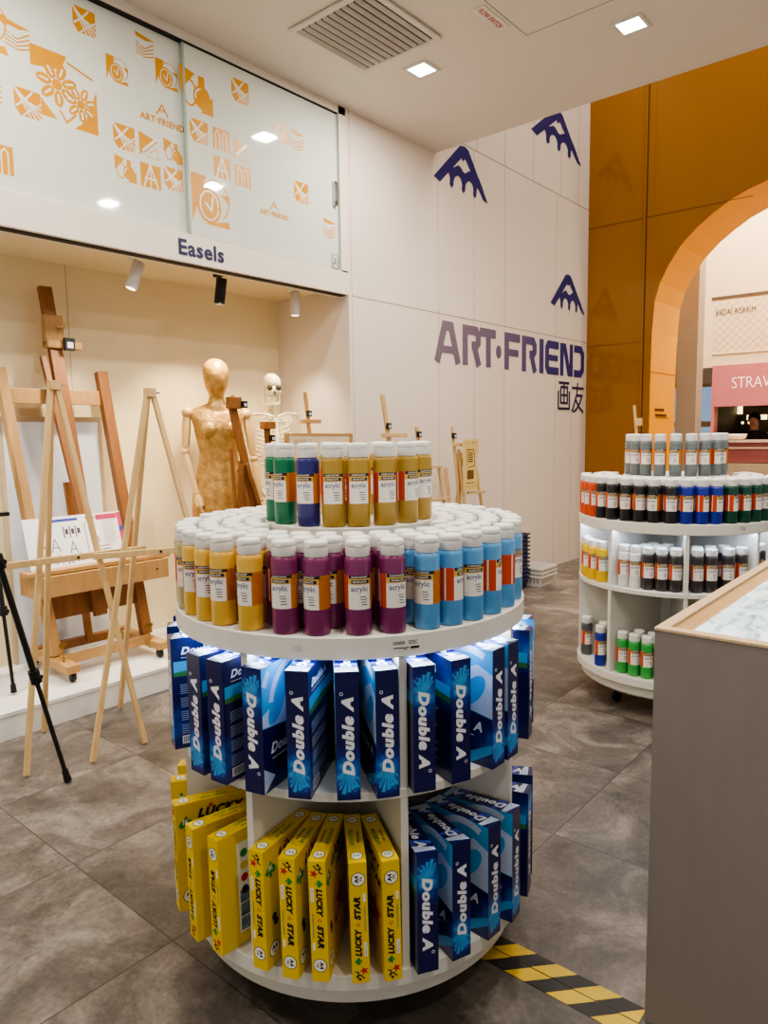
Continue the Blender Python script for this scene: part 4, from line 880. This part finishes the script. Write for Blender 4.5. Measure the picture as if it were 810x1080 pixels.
# instruction sheet on the tray
e=empty('instruction_sheet','white landscape instruction sheet with easel diagrams propped on the studio easel tray','paper sheet',(-3.905,1.955,.748))
M=frame((0,0,0),(0,1,0),(-.28,0,.96));q=MB(M)
q.box((-.285,0,0),(.285,.285,.003));q.build('sheet',mat('sheet_white','#ecebe9',.4,var=.02),e)
DK=mat('diagram_ink','#51424c',.6);BP=mat('banner_purple','#3a4a9c',.4);RP=mat('tab_pink','#c23a62',.4);MG=mat('tab_green','#6aa54a',.4);OR=mat('tab_orange','#d8802c',.4)
q=MB(M)
q.box((-.19,.255,.0032),(.02,.270,.004),1);q.box((-.19,.215,.0032),(-.165,.255,.004),1);q.box((.13,.245,.0032),(.26,.275,.004),2);q.box((.262,.06,.0032),(.284,.28,.004),2)
for k,mi in enumerate((3,4,2,1)): q.box((.262,.03+.045*k,.0042),(.284,.06+.045*k,.005),mi)
q.prism(arc(.075,.262,.008,0,340,10),.0032,.004,2,None)
for k in range(4): q.prism(arc(.10+.016*k,.262,.005,0,340,8),.0032,.004,0)
for k in range(3): q.stroke([(-.07+.035*k,.16),(-.07+.035*k,.225)],.006,.0032,.004,0);q.box((-.062+.035*k,.18,.0032),(-.045+.035*k,.21,.004),0)
q.stroke([(.055,.24),(.055,.03)],.003,.0032,.004,0)
for cx,cy,s in((-.13,.12,.04),(-.03,.10,.035),(-.12,.04,.03),(0,.04,.03)):
    q.stroke([(cx-s*.6,cy-s*.8),(cx,cy+s),(cx+s*.6,cy-s*.8)],.004,.0032,.004,0);q.stroke([(cx-s*.4,cy-s*.2),(cx+s*.4,cy-s*.2)],.004,.0032,.004,0)
for k in range(3): q.stroke([(.085+.02*k,.11),(.085+.02*k,.19-.02*k)],.005,.0032,.004,2)
for k in range(4): q.stroke([(.11,.09-.02*k),(.19,.09-.02*k)],.004,.0032,.004,0 if k%2 else 2)
for cx,cy in((-.20,.05),(-.20,.12),(-.16,.19),(-.06,.03),(.09,.04)):
    q.stroke([(cx-.012,cy-.02),(cx,cy+.025),(cx+.014,cy-.02)],.005,.0032,.004,0);q.stroke([(cx-.015,cy),(cx+.018,cy+.004)],.004,.0032,.004,2)
for k in range(12): q.box((.16,.235-.012*k,.0032),(.245-.01*(k%3),.238-.012*k,.004),5)
q.build('printed_diagrams',[DK,BP,RP,MG,OR,mat('fine_print','#b9a7a4',.6)],e)
o=MB().box((-.035,-.08,0),(.035,.08,.012)).build('plastic_bag',mat('clear_plastic','#dcdde2',.2,var=.2,scale=30,bump=.5),bevel=.005);o.location=(-3.90,2.15,.622);tag(o,'crinkled clear plastic packet lying in the studio easel tray','plastic packet')
# wrapped canvas behind the studio easel
e=empty('wrapped_canvas','large pale blue-white wrapped canvas board leaning on the alcove wall behind the studio easel','canvas',(-4.318,2.02,.1385))
M=frame((0,0,0),(0,1,0),(-.006,0,1));
q=MB(M);q.box((-.28,.0,-.008),(.30,1.42,.008));q.build('board',mat('wrap_bluewhite','#d8dde6',.3,var=.08,scale=3,bump=.2),e,bevel=.002)
q=MB(M);q.box((-.28,1.42,-.011),(.30,1.45,.011));q.box((-.30,0,-.011),(-.28,1.45,.011));q.box((.30,0,-.011),(.32,1.45,.011));q.build('frame',mat('beige_edge','#bda988',.5),e)
# light pine A-frame easels on the floor
def a_easel(label,top,feet,bar0,bar1):
    e=empty('tripod_easel',label,'easel',(top[0],top[1],0))
    L=lambda p:(p[0]-top[0],p[1]-top[1],p[2])
    t_=Vector(top)
    for k,fp in enumerate(feet):
        nm='leg';hd=Vector(top)+Vector((0,(-.012,.012,0)[k],0))
        if k==2: hd=Vector(top)+Vector((-.02,0,-.02))
        o=MB().bar(L(fp+(0.009,)),L(tuple(hd)),.024,.018,(1,0,0)).build('leg',PINE,e,bevel=.002)
    mb=tuple((Vector(bar0)+Vector(bar1))/2)
    MB().bar(L(bar0),L(bar1),.022,.028,(0,0,1)).build('canvas_rail',PINE,e,bevel=.002)
    q=MB();c=Vector(L(top));q.box((c.x-.022,c.y-.022,c.z-.03),(c.x+.02,c.y+.022,c.z+.012));hb=q.build('head_block',PINE,e,bevel=.002)
    MB().tube([c+Vector((0,.02,-.01)),c+Vector((.0,.05,-.008))],.004,8).build('wing_bolt',CHROME,hb)
    mid_=Vector(L(mb));MB().tube([mid_+Vector((.01,0,0)),mid_+Vector((.016,0,0))],.006,8).build('rail_bolt',mat('bolt_dark','#3a332c',.4,metal=.6),e)
a_easel('pale pine tripod easel on the floor directly in front of the studio easel',(-3.22,1.53,1.705),[(-3.115,1.253),(-3.01,1.761),(-3.528,1.52)],(-3.10,1.19,.935),(-3.10,1.87,.925))
a_easel('pale pine tripod easel on the floor next to the round stand, one leg behind it',(-3.05,1.905,1.676),[(-3.016,1.503),(-2.71,2.13),(-3.515,1.922)],(-3.02,1.565,.935),(-2.85,2.12,.925))
# black metal tripod easels
def tripod(label,apex,feet,zf):
    e=empty('metal_tripod_easel',label,'easel',(apex[0],apex[1],zf))
    L=lambda p:Vector((p[0]-apex[0],p[1]-apex[1],p[2]-zf));ap=L(apex)
    for fp in feet:
        f0=L(fp);d=ap-f0;o=MB().tube([f0+d*.03,f0+d*.34],.0095,10).build('leg',BLACKP,e)
        q=MB();q.tube([f0+d*.30,f0+d*.66],.0125,10);q.build('middle_section',BLACKP,o);q=MB();q.tube([f0+d*.62,ap],.016,10);q.build('upper_section',BLACKP,o)
        for k in(.32,.64):
            c=f0+d*k;q=MB();q.tube([c-d*.018,c+d*.018],.023,8);q.tube([c,c+Vector((.03,.012,0))],.011,8);q.build('lock_collar',BLACKP,o)
        q=MB();q.tube([f0,f0+d*.035],[.016,.013],12);q.build('rubber_foot',BLACKP,o)
    q=MB();q.tube([ap+Vector((0,0,-.06)),ap+Vector((0,0,.05))],.03,14);q.build('hub',BLACKP,e)
    q=MB();q.tube([ap+Vector((0,0,-.5)),ap+Vector((0,0,.28))],.011,10);q.build('mast',BLACKP,e)
    q=MB();q.box((ap.x+.01,ap.y-.1,ap.z-.42),(ap.x+.05,ap.y+.1,ap.z-.40));q.build('canvas_holder',BLACKP,e)
tripod('black metal tripod easel on the tiled floor, one telescopic leg reaching into view',(-2.9,1.0,1.54),[(-2.929,1.346,.008),(-2.6,.75,.008),(-3.3,.78,.008)],0)
tripod('black metal tripod easel standing up on the white platform, one thin leg visible',(-4.0,1.50,1.476),[(-3.813,1.502,.148),(-4.0,1.22,.148),(-4.17,1.56,.148)],.138)
# ------------------------------------------------------------------ gold mannequin
GOLDP=bpy.data.materials.new('crumpled_gold_paper')
GOLDP=mat('crumpled_gold_paper','#bd9456',.3,metal=.25,var=.28,scale=22,bump=1.0)
MW=mat('mannequin_wood','#d9b57e',.4,var=.08,scale=8)
e=empty('jointed_mannequin','gold paper covered female mannequin with jointed wooden arms standing in the alcove','mannequin',(-3.95,2.96,.1375),R(-26))
q=MB();z=lambda v:v-.137
loft(q,[(0,0,z(.86),.10,.17),(0,0,z(.93),.115,.19),(0,0,z(1.02),.12,.185),(0,0,z(1.12),.115,.175),(0,0,z(1.24),.10,.145),(.005,0,z(1.34),.092,.125),(.015,0,z(1.44),.105,.145),(.025,0,z(1.52),.115,.160),(.01,0,z(1.60),.085,.180),(0,0,z(1.640),.066,.150),(0,0,z(1.675),.048,.06),(0,0,z(1.72),.045,.047),(.012,0,z(1.745),.062,.055),(.018,0,z(1.78),.088,.072),(.014,0,z(1.84),.10,.082),(.006,0,z(1.895),.098,.083),(0,0,z(1.935),.078,.068),(0,0,z(1.957),.045,.04),(0,0,z(1.965),.01,.01)],28)
for s_ in(1,-1): q.ball((.085,s_*.068,z(1.50)),.062,sc_=(.9,1,.95),n=16)
for s_ in(1,-1): q.tube([(0,s_*.09,z(.92)),(.01,s_*.085,z(.55)),(0,s_*.08,z(.2))],[.088,.06,.04],18)
q.build('torso_and_head',GOLDP,e)
q=MB()
for s_ in(1,-1): q.tube([(0,s_*.08,z(.2)),(.02,s_*.08,z(.175)),(.10,s_*.085,z(.162))],[.04,.03,.016],12)
q.lathe([(.16,0),(.16,.010),(.15,.012)],32);q.build('base_plate',MW,e)
for s_,pts in((-1,[(0,-.195,1.615),(.0,-.215,1.36),(.06,-.165,1.10)]),(1,[(0,.195,1.60),(.01,.235,1.30),(.05,.265,1.03)])):
    P=[Vector((p[0],p[1],z(p[2]))) for p in pts]
    q=MB();q.ball(tuple(P[0]),.036,n=14);sh=q.build('shoulder_joint',MW,e)
    d=(P[1]-P[0]).normalized();MB().tube([P[0]+d*.03,P[0]+d*.1,P[1]-d*.03],[.025,.031,.024],16).build('upper_arm',MW,e)
    MB().ball(tuple(P[1]),.029,n=12).build('elbow_joint',MW,e)
    d2=(P[2]-P[1]).normalized();MB().tube([P[1]+d2*.02,P[1]+d2*.08,P[2]],[.023,.027,.017],16).build('forearm',MW,e)
    MB().ball(tuple(P[2]+d2*.008),.02,n=10).build('wrist_joint',MW,e)
    hp=P[2]+d2*.03;q=MB();q.tube([hp-d2*.01,hp+d2*.03,hp+d2*.075],[.018,.030,.028],12)
    side=Vector((1,0,0))
    for k in range(4):
        o0=hp+d2*.075+side*((k-1.5)*.014);L_=(.055,.065,.062,.048)[k];o1=o0+d2*L_*.5;o2=o0+d2*L_+Vector((.0,-s_*.014,0));q.tube([o0-d2*.01,o1,o2],[.0085,.008,.006],8)
    t0=hp+d2*.02+side*.026;q.tube([t0,t0+d2*.03+side*.018,t0+d2*.055+side*.016],[.010,.009,.007],8);q.build('hand',MW,e)
# ------------------------------------------------------------------ skeleton
BONE=mat('bone_ivory','#d8ceb0',.45,var=.06,scale=20);HOLE=mat('bone_shadow','#4a3f30',.8)
e=empty('anatomical_skeleton','ivory anatomical skeleton model standing in the alcove beside the gold mannequin','skeleton',(-4.05,3.53,.1375),R(-28))
q=MB();q.ball((-.01,0,z(1.832)),.082,sc_=(1.12,.86,.93),n=22);q.ball((.045,0,z(1.775)),.052,sc_=(.9,1,.95),n=14)
q.tube([(-.02,.06,z(1.785)),(.05,.058,z(1.765))],[.006,.01],8);q.tube([(-.02,-.06,z(1.785)),(.05,-.058,z(1.765))],[.006,.01],8)
sk=q.build('skull',BONE,e)
q=MB()
for s_ in(1,-1): q.ball((.083,s_*.031,z(1.800)),.022,sc_=(.6,1,.95),n=14)
q.prism([(-.011,-.012),(.011,-.012),(0,.02)],0,.005,0,frame((.093,0,z(1.764)),(0,1,0),(0,0,1)));q.build('eye_sockets',HOLE,sk)
q=MB();q.stroke([(-.02,.050),(.05,.034),(.082,.012),(.082,-.012),(.05,-.034),(-.02,-.050)],.014,z(1.676),z(1.698));q.bar((-.02,.054,z(1.68)),(-.03,.06,z(1.77)),.014,.02);q.bar((-.02,-.054,z(1.68)),(-.03,-.06,z(1.77)),.014,.02);q.build('jaw',BONE,sk)
q=MB();q.stroke([(.03,.036),(.074,.021),(.090,0),(.074,-.021),(.03,-.036)],.006,z(1.701),z(1.734));
for k in range(9): q.box((.0935-.006*abs(k-4)*.8,-.030+.0075*k-.0006,z(1.703)),(.0955-.006*abs(k-4)*.8,-.030+.0075*k+.0006,z(1.732)),1)
q.build('teeth',[BONE,HOLE],sk)
q=MB()
for k in range(24):
    zz=z(1.68)-k*.030;xx=-.035-.025*math.sin(k*.28);q.lathe([(.012,0),(.02,.003),(.02,.02),(.012,.023)],10,M=T(xx,0,zz-.02));q.bar((xx-.015,0,zz-.01),(xx-.045,0,zz-.018),.006,.01)
q.build('spine',BONE,e)
q=MB()
for k in range(11):
    zz=z(1.60)-k*.030;ry=.075+.055*math.sin(min(1,(k+1.5)/7)*PI/2)-(.006*max(0,k-8));rx=.055+.045*math.sin(min(1,(k+1)/7)*PI/2)
    for s_ in(1,-1):
        pts=[(-.045+rx*(1-math.cos(t))*.95,s_*ry*math.sin(t)*1.0,zz-.055*t/PI*1.3) for t in[PI*i/10 for i in range(1,10 if k<7 else 8)]]
        q.tube(pts,.0062,7)
q.build('rib_cage',BONE,e)
q=MB();q.bar((.105,0,z(1.585)),(.125,0,z(1.40)),.035,.012,(1,0,0),w1=.022);q.build('sternum',BONE,e)
for s_ in(1,-1):
    q=MB();q.tube([(.10,s_*.015,z(1.59)),(.07,s_*.08,z(1.615)),(.02,s_*.175,z(1.61))],[.009,.007,.010],8);q.build('clavicle',BONE,e)
    q=MB();q.prism([(-.05,0),(.06,.01),(.07,-.03),(.0,-.13)],-.004,.004,0,frame((-.07,s_*.10,z(1.60)),(0,s_*1,0),(0,0,1)));q.build('shoulder_blade',BONE,e)
    for nm,a,b_,r0 in(('humerus',(.01,s_*.19,1.60),(.0,s_*.215,1.30),.011),('radius',(.0,s_*.21,1.29),(.05,s_*.215,1.05),.007),('ulna',(-.015,s_*.22,1.29),(.03,s_*.235,1.05),.007),('femur',(0,s_*.10,.98),(.0,s_*.075,.58),.014),('tibia',(0,s_*.072,.56),(0,s_*.072,.20),.012),('fibula',(-.015,s_*.095,.54),(-.01,s_*.09,.20),.006)):
        A_=Vector((a[0],a[1],z(a[2])));B_=Vector((b_[0],b_[1],z(b_[2])));q=MB();q.tube([A_,A_+(B_-A_)*.08,A_+(B_-A_)*.5,A_+(B_-A_)*.92,B_],[r0*1.7,r0*1.1,r0*.85,r0*1.1,r0*1.7],9);q.build(nm,BONE,e)
    q=MB();w0=Vector((.045,s_*.225,z(1.04)))
    for k in range(4):
        o0=w0+Vector(((k-1.5)*.013,0,-.01));q.tube([o0,o0+Vector((0,0,-.07)),o0+Vector((0,-s_*.004,-.11)),o0+Vector((0,-s_*.01,-.145+.01*abs(k-1.5)))],[.005,.0045,.004,.0035],6)
    q.tube([w0+Vector((.02,0,-.01)),w0+Vector((.045,0,-.05)),w0+Vector((.05,0,-.085))],[.005,.0045,.004],6);q.ball(tuple(w0),.018,n=8,sc_=(1.3,.7,.8));q.build('hand_bones',BONE,e)
    q=MB();q.ball((.0,s_*.075,z(.17)),.028,n=8,sc_=(1.2,.8,.9))
    for k in range(5): q.tube([(.02,s_*(.055+.012*k),z(.165)),(.09,s_*(.045+.016*k),z(.15)),(.13-.008*k,s_*(.043+.018*k),z(.147))],[.006,.005,.004],6)
    q.build('foot_bones',BONE,e)
q=MB()
for s_ in(1,-1): q.tube([(-.05,s_*.02,z(.98)),(-.06,s_*.10,z(1.06)),(.0,s_*.14,z(1.07)),(.05,s_*.11,z(1.0)),(.03,s_*.06,z(.92)),(.05,s_*.01,z(.95))],[.02,.022,.014,.016,.016,.012],9)
q.build('pelvis',BONE,e)
q=MB();q.lathe([(.19,0),(.19,.008),(.18,.010)],28);q.tube([(-.09,0,.01),(-.09,0,z(1.0))],.010,10);q.tube([(-.09,0,z(1.0)),(-.05,0,z(1.02))],.008,8);q.build('support_stand',CHROME,e)
# ------------------------------------------------------------------ small easels
def misc_easel(name,label,base,sticks,blocks=(),clip=None,m=BEECHL,group=None):
    e=empty(name,label,'easel',base)
    for nm,a,b_,w,t in sticks:
        a=Vector(a)-Vector(base);b_=Vector(b_)-Vector(base);MB().bar(a,b_,w,t,(1,0,0) if abs((b_-a).z)>abs((b_-a).y) else (0,0,1)).build(nm,m,e,bevel=.002)
    for nm,c,sx,sy,sz in blocks:
        c=Vector(c)-Vector(base);MB().box((c.x-sx/2,c.y-sy/2,c.z-sz/2),(c.x+sx/2,c.y+sy/2,c.z+sz/2)).build(nm,m,e,bevel=.004)
    if clip: dark_clip(e,Vector(clip)-Vector(base),.035)
    return e
X=-3.66;zp=.146
misc_easel('folding_easel','brown wooden folding easel with a tall mast standing right in front of the gold mannequin',(X,3.05,zp),
 [('mast',(X,3.11,.62),(X-.02,2.86,1.71),.055,.022),('leg',(X+.03,2.80,zp),(X+.02,2.90,1.28),.028,.02),('leg',(X+.03,3.33,zp),(X+.02,2.94,1.28),.028,.02),('leg',(X-.09,3.10,zp),(X-.025,2.93,1.30),.028,.02),
  ('side_slat',(X+.015,2.86,.75),(X+.012,2.83,1.38),.02,.016),('side_slat',(X+.01,3.02,.72),(X,2.90,1.25),.03,.016),('canvas_rail',(X+.05,2.80,.72),(X+.05,3.34,.72),.03,.035)],
 [('clamp_block',(X-.0,2.875,1.665),.05,.09,.075)],(X+.035,2.93,1.655),BEECH)
X=-3.68
misc_easel('folding_easel','short brown folding easel with a clamp head standing in front of the skeleton',(X,3.17,zp),
 [('mast',(X,3.19,.6),(X-.01,3.165,1.52),.04,.02),('leg',(X+.03,3.43,zp),(X+.02,3.21,1.15),.025,.018),('leg',(X-.12,3.30,zp),(X-.02,3.18,1.15),.025,.018)],[('clamp_block',(X,3.165,1.525),.05,.10,.05)],(X+.035,3.17,1.44),BEECH)
X=-3.30
e=misc_easel('box_easel','wooden box easel with a pale panel faintly lettered PERFECT behind the riser bottles',(X,3.25,0),
 [('leg',(X+.05,2.99,.008),(X+.02,3.03,1.30),.026,.02),('leg',(X+.05,3.52,.008),(X+.02,3.50,1.30),.026,.02),('leg',(X-.22,3.27,.008),(X-.02,3.27,1.30),.026,.02),
  ('frame_rail',(X,2.975,1.462),(X,3.565,1.457),.022,.016),('frame_rail',(X,2.975,1.315),(X,3.565,1.31),.022,.016),('frame_side',(X,2.985,1.30),(X,2.985,1.468),.022,.03),('frame_side',(X,3.555,1.30),(X,3.555,1.464),.022,.03)],m=BEECHL)
q=MB(frame((.002,0,0),(0,1,0),(0,0,1)));q.box((-.25,1.322,0),(.29,1.452,.006),0);q.text('PERFECT',.16,.03,.0066,1,c=(-.13,1.415));q.build('lettered_panel',[mat('kraft_panel','#d8c3a2',.6),mat('panel_ink','#a08c70',.6)],e)
X=-3.80
misc_easel('display_easel','slim wooden easel mast with a small crosspiece rising above the lettered box easel',(X,3.67,zp),
 [('mast',(X+.05,3.74,.4),(X,3.625,1.765),.026,.018),('leg',(X+.08,3.53,zp),(X+.06,3.69,1.2),.022,.018),('leg',(X+.08,3.83,zp),(X+.06,3.71,1.2),.022,.018)],[('crosspiece',(X+.012,3.665,1.555),.03,.19,.03)],(X+.024,3.638,1.61),BEECHL)
X=-3.2
misc_easel('display_easel','light wooden easel with a small crosspiece behind the ochre bottles',(X,3.9,0),
 [('mast',(X+.03,4.0,.5),(X,3.775,1.725),.032,.018),('leg',(X+.08,3.72,.008),(X+.03,3.90,1.3),.022,.018),('leg',(X+.09,4.09,.008),(X+.03,3.94,1.3),.022,.018),('leg',(X-.25,3.98,.008),(X,3.92,1.3),.022,.018)],[('crosspiece',(X+.015,3.885,1.447),.03,.26,.03)],(X+.020,3.815,1.51),PINE)
misc_easel('display_easel','light wooden easel half hidden at the end of the riser bottles, one leg showing',(X,4.25,0),
 [('mast',(X+.02,4.34,.5),(X,4.153,1.506),.028,.018),('leg',(X+.05,4.19,.008),(X+.03,4.25,1.25),.022,.018),('leg',(X+.06,4.62,.008),(X+.03,4.385,1.21),.022,.018),('leg',(X-.25,4.35,.008),(X,4.26,1.25),.022,.018),('canvas_rail',(X+.045,4.14,1.215),(X+.045,4.41,1.205),.018,.018),('canvas_rail',(X+.055,4.15,.965),(X+.055,4.5,.965),.018,.018)],(),(X+.018,4.163,1.45),PINE)
o=MB().bar((0,0,.004),(-.155,.03,1.15),.03,.014,(0,1,0)).build('canvas_stretcher_bar',PINE);o.location=(-3.405,5.0,.012);tag(o,'bare wooden bar leaning against the pale wall behind the kit board easel','wooden bar')
X=-3.2
e=misc_easel('display_easel','light wooden easel carrying a yellow wooden kit board with cut-outs',(X,4.75,0),
 [('mast',(X+.02,4.70,.75),(X,4.605,1.51),.024,.016),('leg',(X+.10,4.79,.008),(X+.02,4.665,1.33),.024,.018),('leg',(X+.10,5.12,.008),(X+.02,4.865,1.33),.024,.018),('leg',(X-.25,4.84,.008),(X,4.75,1.3),.024,.018),('canvas_rail',(X+.065,4.72,.985),(X+.065,4.97,.980),.018,.022),('rear_slat',(X+.0,4.70,.75),(X,4.695,1.3),.045,.012)],
 [('crosspiece',(X+.02,4.71,1.365),.04,.21,.03)],(X+.018,4.607,1.435),PINE)
KIT=mat('kit_board_yellow','#dcc07a',.5,var=.08);KD=mat('kit_dark','#6a4d22',.6)
e2=empty('kit_board','yellow laser-cut wooden kit board clipped on the light easel','board',(X+.075,4.735,1.215))
q=MB(frame((0,0,0),(0,1,0),(0,0,1)));q.prism([(-.09,-.21),(.09,-.21),(.10,-.17),(.09,.05),(.12,.09),(.12,.19),(-.09,.19),(-.10,.05),(-.09,.0)],0,.008,0);q.build('board',KIT,e2)
q=MB(frame((.0085,0,0),(0,1,0),(0,0,1)))
q.stroke([(-.045,-.015),(-.045,.11),(.045,.11),(.06,.08),(.06,-.015),(-.03,-.03)],.007,0,.001)
for k in range(5): q.box((-.03,.012+.017*k,0),(.035,.021+.017*k,.001))
q.box((-.045,-.12,0),(.045,-.05,.001))
for x_ in(-.06,-.02,.03,.07): q.prism(arc(x_,.165,.006,0,340,8),0,.001);q.prism(arc(x_,-.18,.006,0,340,8),0,.001)
q.stroke([(-.07,-.15),(.07,-.15)],.005,0,.001);q.build('cut_outs',KD,e2)
misc_easel('display_easel','pale slim easel tip rising behind the grey riser bottles against the orange wall',(-2.12,5.6,0),
 [('mast',(-2.05,5.6,.6),(-2.16,5.6,1.65),.022,.016),('leg',(-2.3,5.55,.008),(-2.12,5.58,1.3),.022,.018),('leg',(-1.85,5.55,.008),(-2.08,5.58,1.3),.022,.018),('leg',(-2.08,5.85,.008),(-2.10,5.62,1.3),.022,.018)],[('clamp_block',(-2.115,5.585,1.52),.05,.03,.06)],None,PINE)
# ------------------------------------------------------------------ basket stacks by the wall
def basket(x,y,z_,m,label,group,s=.30,h=.105):
    o=bpy.data.objects.new('plastic_basket',basket_mesh(m,s,h));COL.objects.link(o);o.location=(x,y,z_);o.rotation_euler=(0,0,R(2));tag(o,label,'basket',group);return o
_bm={}
def basket_mesh(m,s,h):
    if m.name in _bm: return _bm[m.name]
    q=MB();a=s/2;b_=a-.02;
    def ringq(r0,z0,r1,z1,t=.004):
        for M in (I4,RZ(PI/2),RZ(PI),RZ(-PI/2)):
            q.add([(-r0,-r0,z0),(r0,-r0,z0),(r1,-r1,z1),(-r1,-r1,z1),(-r0+t,-r0+t,z0),(r0-t,-r0+t,z0),(r1-t,-r1+t,z1),(-r1+t,-r1+t,z1)],[(0,1,2,3),(7,6,5,4),(3,2,6,7),(0,4,5,1)],0,M=M)
    ringq(b_,0,a,h);ringq(a+.012,h-.014,a+.012,h,.013);q.box((-b_,-b_,0),(b_,b_,.004))
    for M in (I4,RZ(PI/2),RZ(PI),RZ(-PI/2)):
        for k in range(7):
            xa=-a+.035+k*(2*a-.07)/6.5;yf=lambda z_:-(b_+(a-b_)*z_/h)-.0008
            q.add([(xa,yf(.03),.03),(xa+.015,yf(.03),.03),(xa+.015,yf(h-.03),h-.03),(xa,yf(h-.03),h-.03)],[(0,1,2,3)],1,M=M)
    _bm[m.name]=q.mesh('plastic_basket',[m,mat(m.name+'_slot','#14182e' if 'navy' in m.name else '#8f8a83',.7)]);return _bm[m.name]
NB=mat('basket_navy','#242a55',.4);WB=mat('basket_white','#d3cec6',.4)
ORDS=['bottom','second','third','fourth','fifth','sixth','seventh','eighth','ninth','tenth','eleventh','topmost']
for k in range(12): basket(-3.40,5.77,.001+k*.0375,NB,f'navy plastic shopping basket nested by the wall, {ORDS[k]} of the tall navy stack' if k else 'navy plastic shopping basket nested by the wall, lowest of the tall navy stack','navy baskets stacked by the wall')
for k in range(3): basket(-3.30,6.12,.001+k*.0375,WB,f"white plastic shopping basket beside the navy baskets, {['lowest','middle','topmost'][k]} of the short white stack",'white baskets stacked by the wall')
# ------------------------------------------------------------------ grey counter with light box
CG=mat('counter_grey_laminate','#857d76',.5,var=.03,scale=30,stretch=(1,1,.2));CE=mat('counter_edge_wood','#c9ae8c',.45,var=.08,scale=20,stretch=(6,.5,2));CI=mat('counter_inner_wood','#b0885a',.4,var=.1,scale=10)
e=empty('light_box_counter','grey laminate counter with a wood edged glass top over a glowing light box','counter',(.1,2.5,0))
B=lambda:MB(T(-.1,-2.5,0))
q=B();q.box((-.577,1.655,.0),(.8,3.25,.90));q.box((-.577,1.655,.9),(.8,1.672,.994));q.box((-.577,1.672,.9),(-.56,3.25,.994));q.box((.78,1.672,.9),(.8,3.25,.994));q.box((-.56,3.233,.9),(.78,3.25,.994));q.build('cabinet_body',CG,e)
q=B();q.box((-.579,1.653,.994),(.802,1.684,1.001));q.box((-.579,1.684,.994),(-.551,3.252,1.001));q.box((.772,1.684,.994),(.802,3.252,1.001));q.box((-.551,3.222,.994),(.772,3.252,1.001));q.build('wood_edge',CE,e,bevel=.001)
q=B();q.add([(-.551,1.684,.994),(-.551,3.222,.994),(-.513,3.19,.983),(-.513,1.70,.983)],[(0,3,2,1)]);q.add([(-.551,1.684,.994),(.772,1.684,.994),(.74,1.70,.983),(-.513,1.70,.983)],[(0,1,2,3)]);q.add([(-.56,1.672,.99),(-.551,1.684,.994),(-.551,3.222,.994),(-.56,3.233,.99)],[(0,1,2,3)]);q.build('inner_rebate',CI,e)
m=bpy.data.materials.new('glowing_marbled_sheet');m.use_nodes=True;nt=m.node_tree;b=nt.nodes['Principled BSDF'];N=nt.nodes.new;L=nt.links.new
tc=N('ShaderNodeTexCoord');mp=N('ShaderNodeMapping');mp.inputs['Rotation'].default_value=(0,0,R(35));mp.inputs['Scale'].default_value=(5,2,1);L(tc.outputs['Object'],mp.inputs[0])
nz=N('ShaderNodeTexNoise');nz.inputs['Scale'].default_value=3;nz.inputs['Detail'].default_value=10;nz.inputs['Distortion'].default_value=1.4;nz.inputs['Roughness'].default_value=.7;L(mp.outputs[0],nz.inputs['Vector'])
cr=N('ShaderNodeValToRGB');E_=cr.color_ramp.elements;E_[0].position=.38;E_[0].color=lin('#4f6f7e');E_[1].position=.53;E_[1].color=lin('#dff0f2');x=E_.new(.46);x.color=lin('#9fc0cc')
L(nz.outputs['Fac'],cr.inputs[0]);L(cr.outputs[0],b.inputs['Base Color']);L(cr.outputs[0],b.inputs['Emission Color']);b.inputs['Emission Strength'].default_value=1.7
q=B();q.box((-.5135,1.70,.974),(.74,3.19,.983));q.build('light_sheet',m,e)
q=B();q.box((-.512,1.700,.986),(.738,3.189,.990));q.build('glass_top',mat('clear_glass','#f2fbfa',.02,trans=1,var=0,ior=1.1),e)
# ------------------------------------------------------------------ hazard tape
q=MB()
TY=mat('tape_yellow','#cfae32',.45,var=.08,scale=20);TK=mat('tape_black','#191817',.45)
e=None
for nm,y0,y1,x0,x1,off,lb in(('hazard_tape',1.636,1.690,-1.75,-.585,.02,'yellow and black hazard tape strip on the floor tiles, the one farther from the camera'),('hazard_tape',1.578,1.632,-1.80,-.25,.09,'yellow and black hazard tape strip on the floor tiles, nearer edge of the pair')):
    q=MB();k=0;x=x0
    while x<x1-.001:
        xe=min(x+.062,x1);s_=.05
        p=[(x,y0),(xe,y0),(min(xe+s_,x1),y1),(min(x+s_,x1),y1)];q.prism(p,.0005,.0014,k%2);x=xe;k+=1
    o=q.build(nm,[TY,TK]);tag(o,lb,'floor tape')
# ------------------------------------------------------------------ world and view
wd=bpy.data.worlds.new('world');sc.world=wd;wd.use_nodes=True
bg=wd.node_tree.nodes['Background'];bg.inputs[0].default_value=(1,.93,.85,1);bg.inputs[1].default_value=.5
sc.view_settings.view_transform='AgX';sc.view_settings.look='AgX - Medium High Contrast';sc.view_settings.exposure=.2
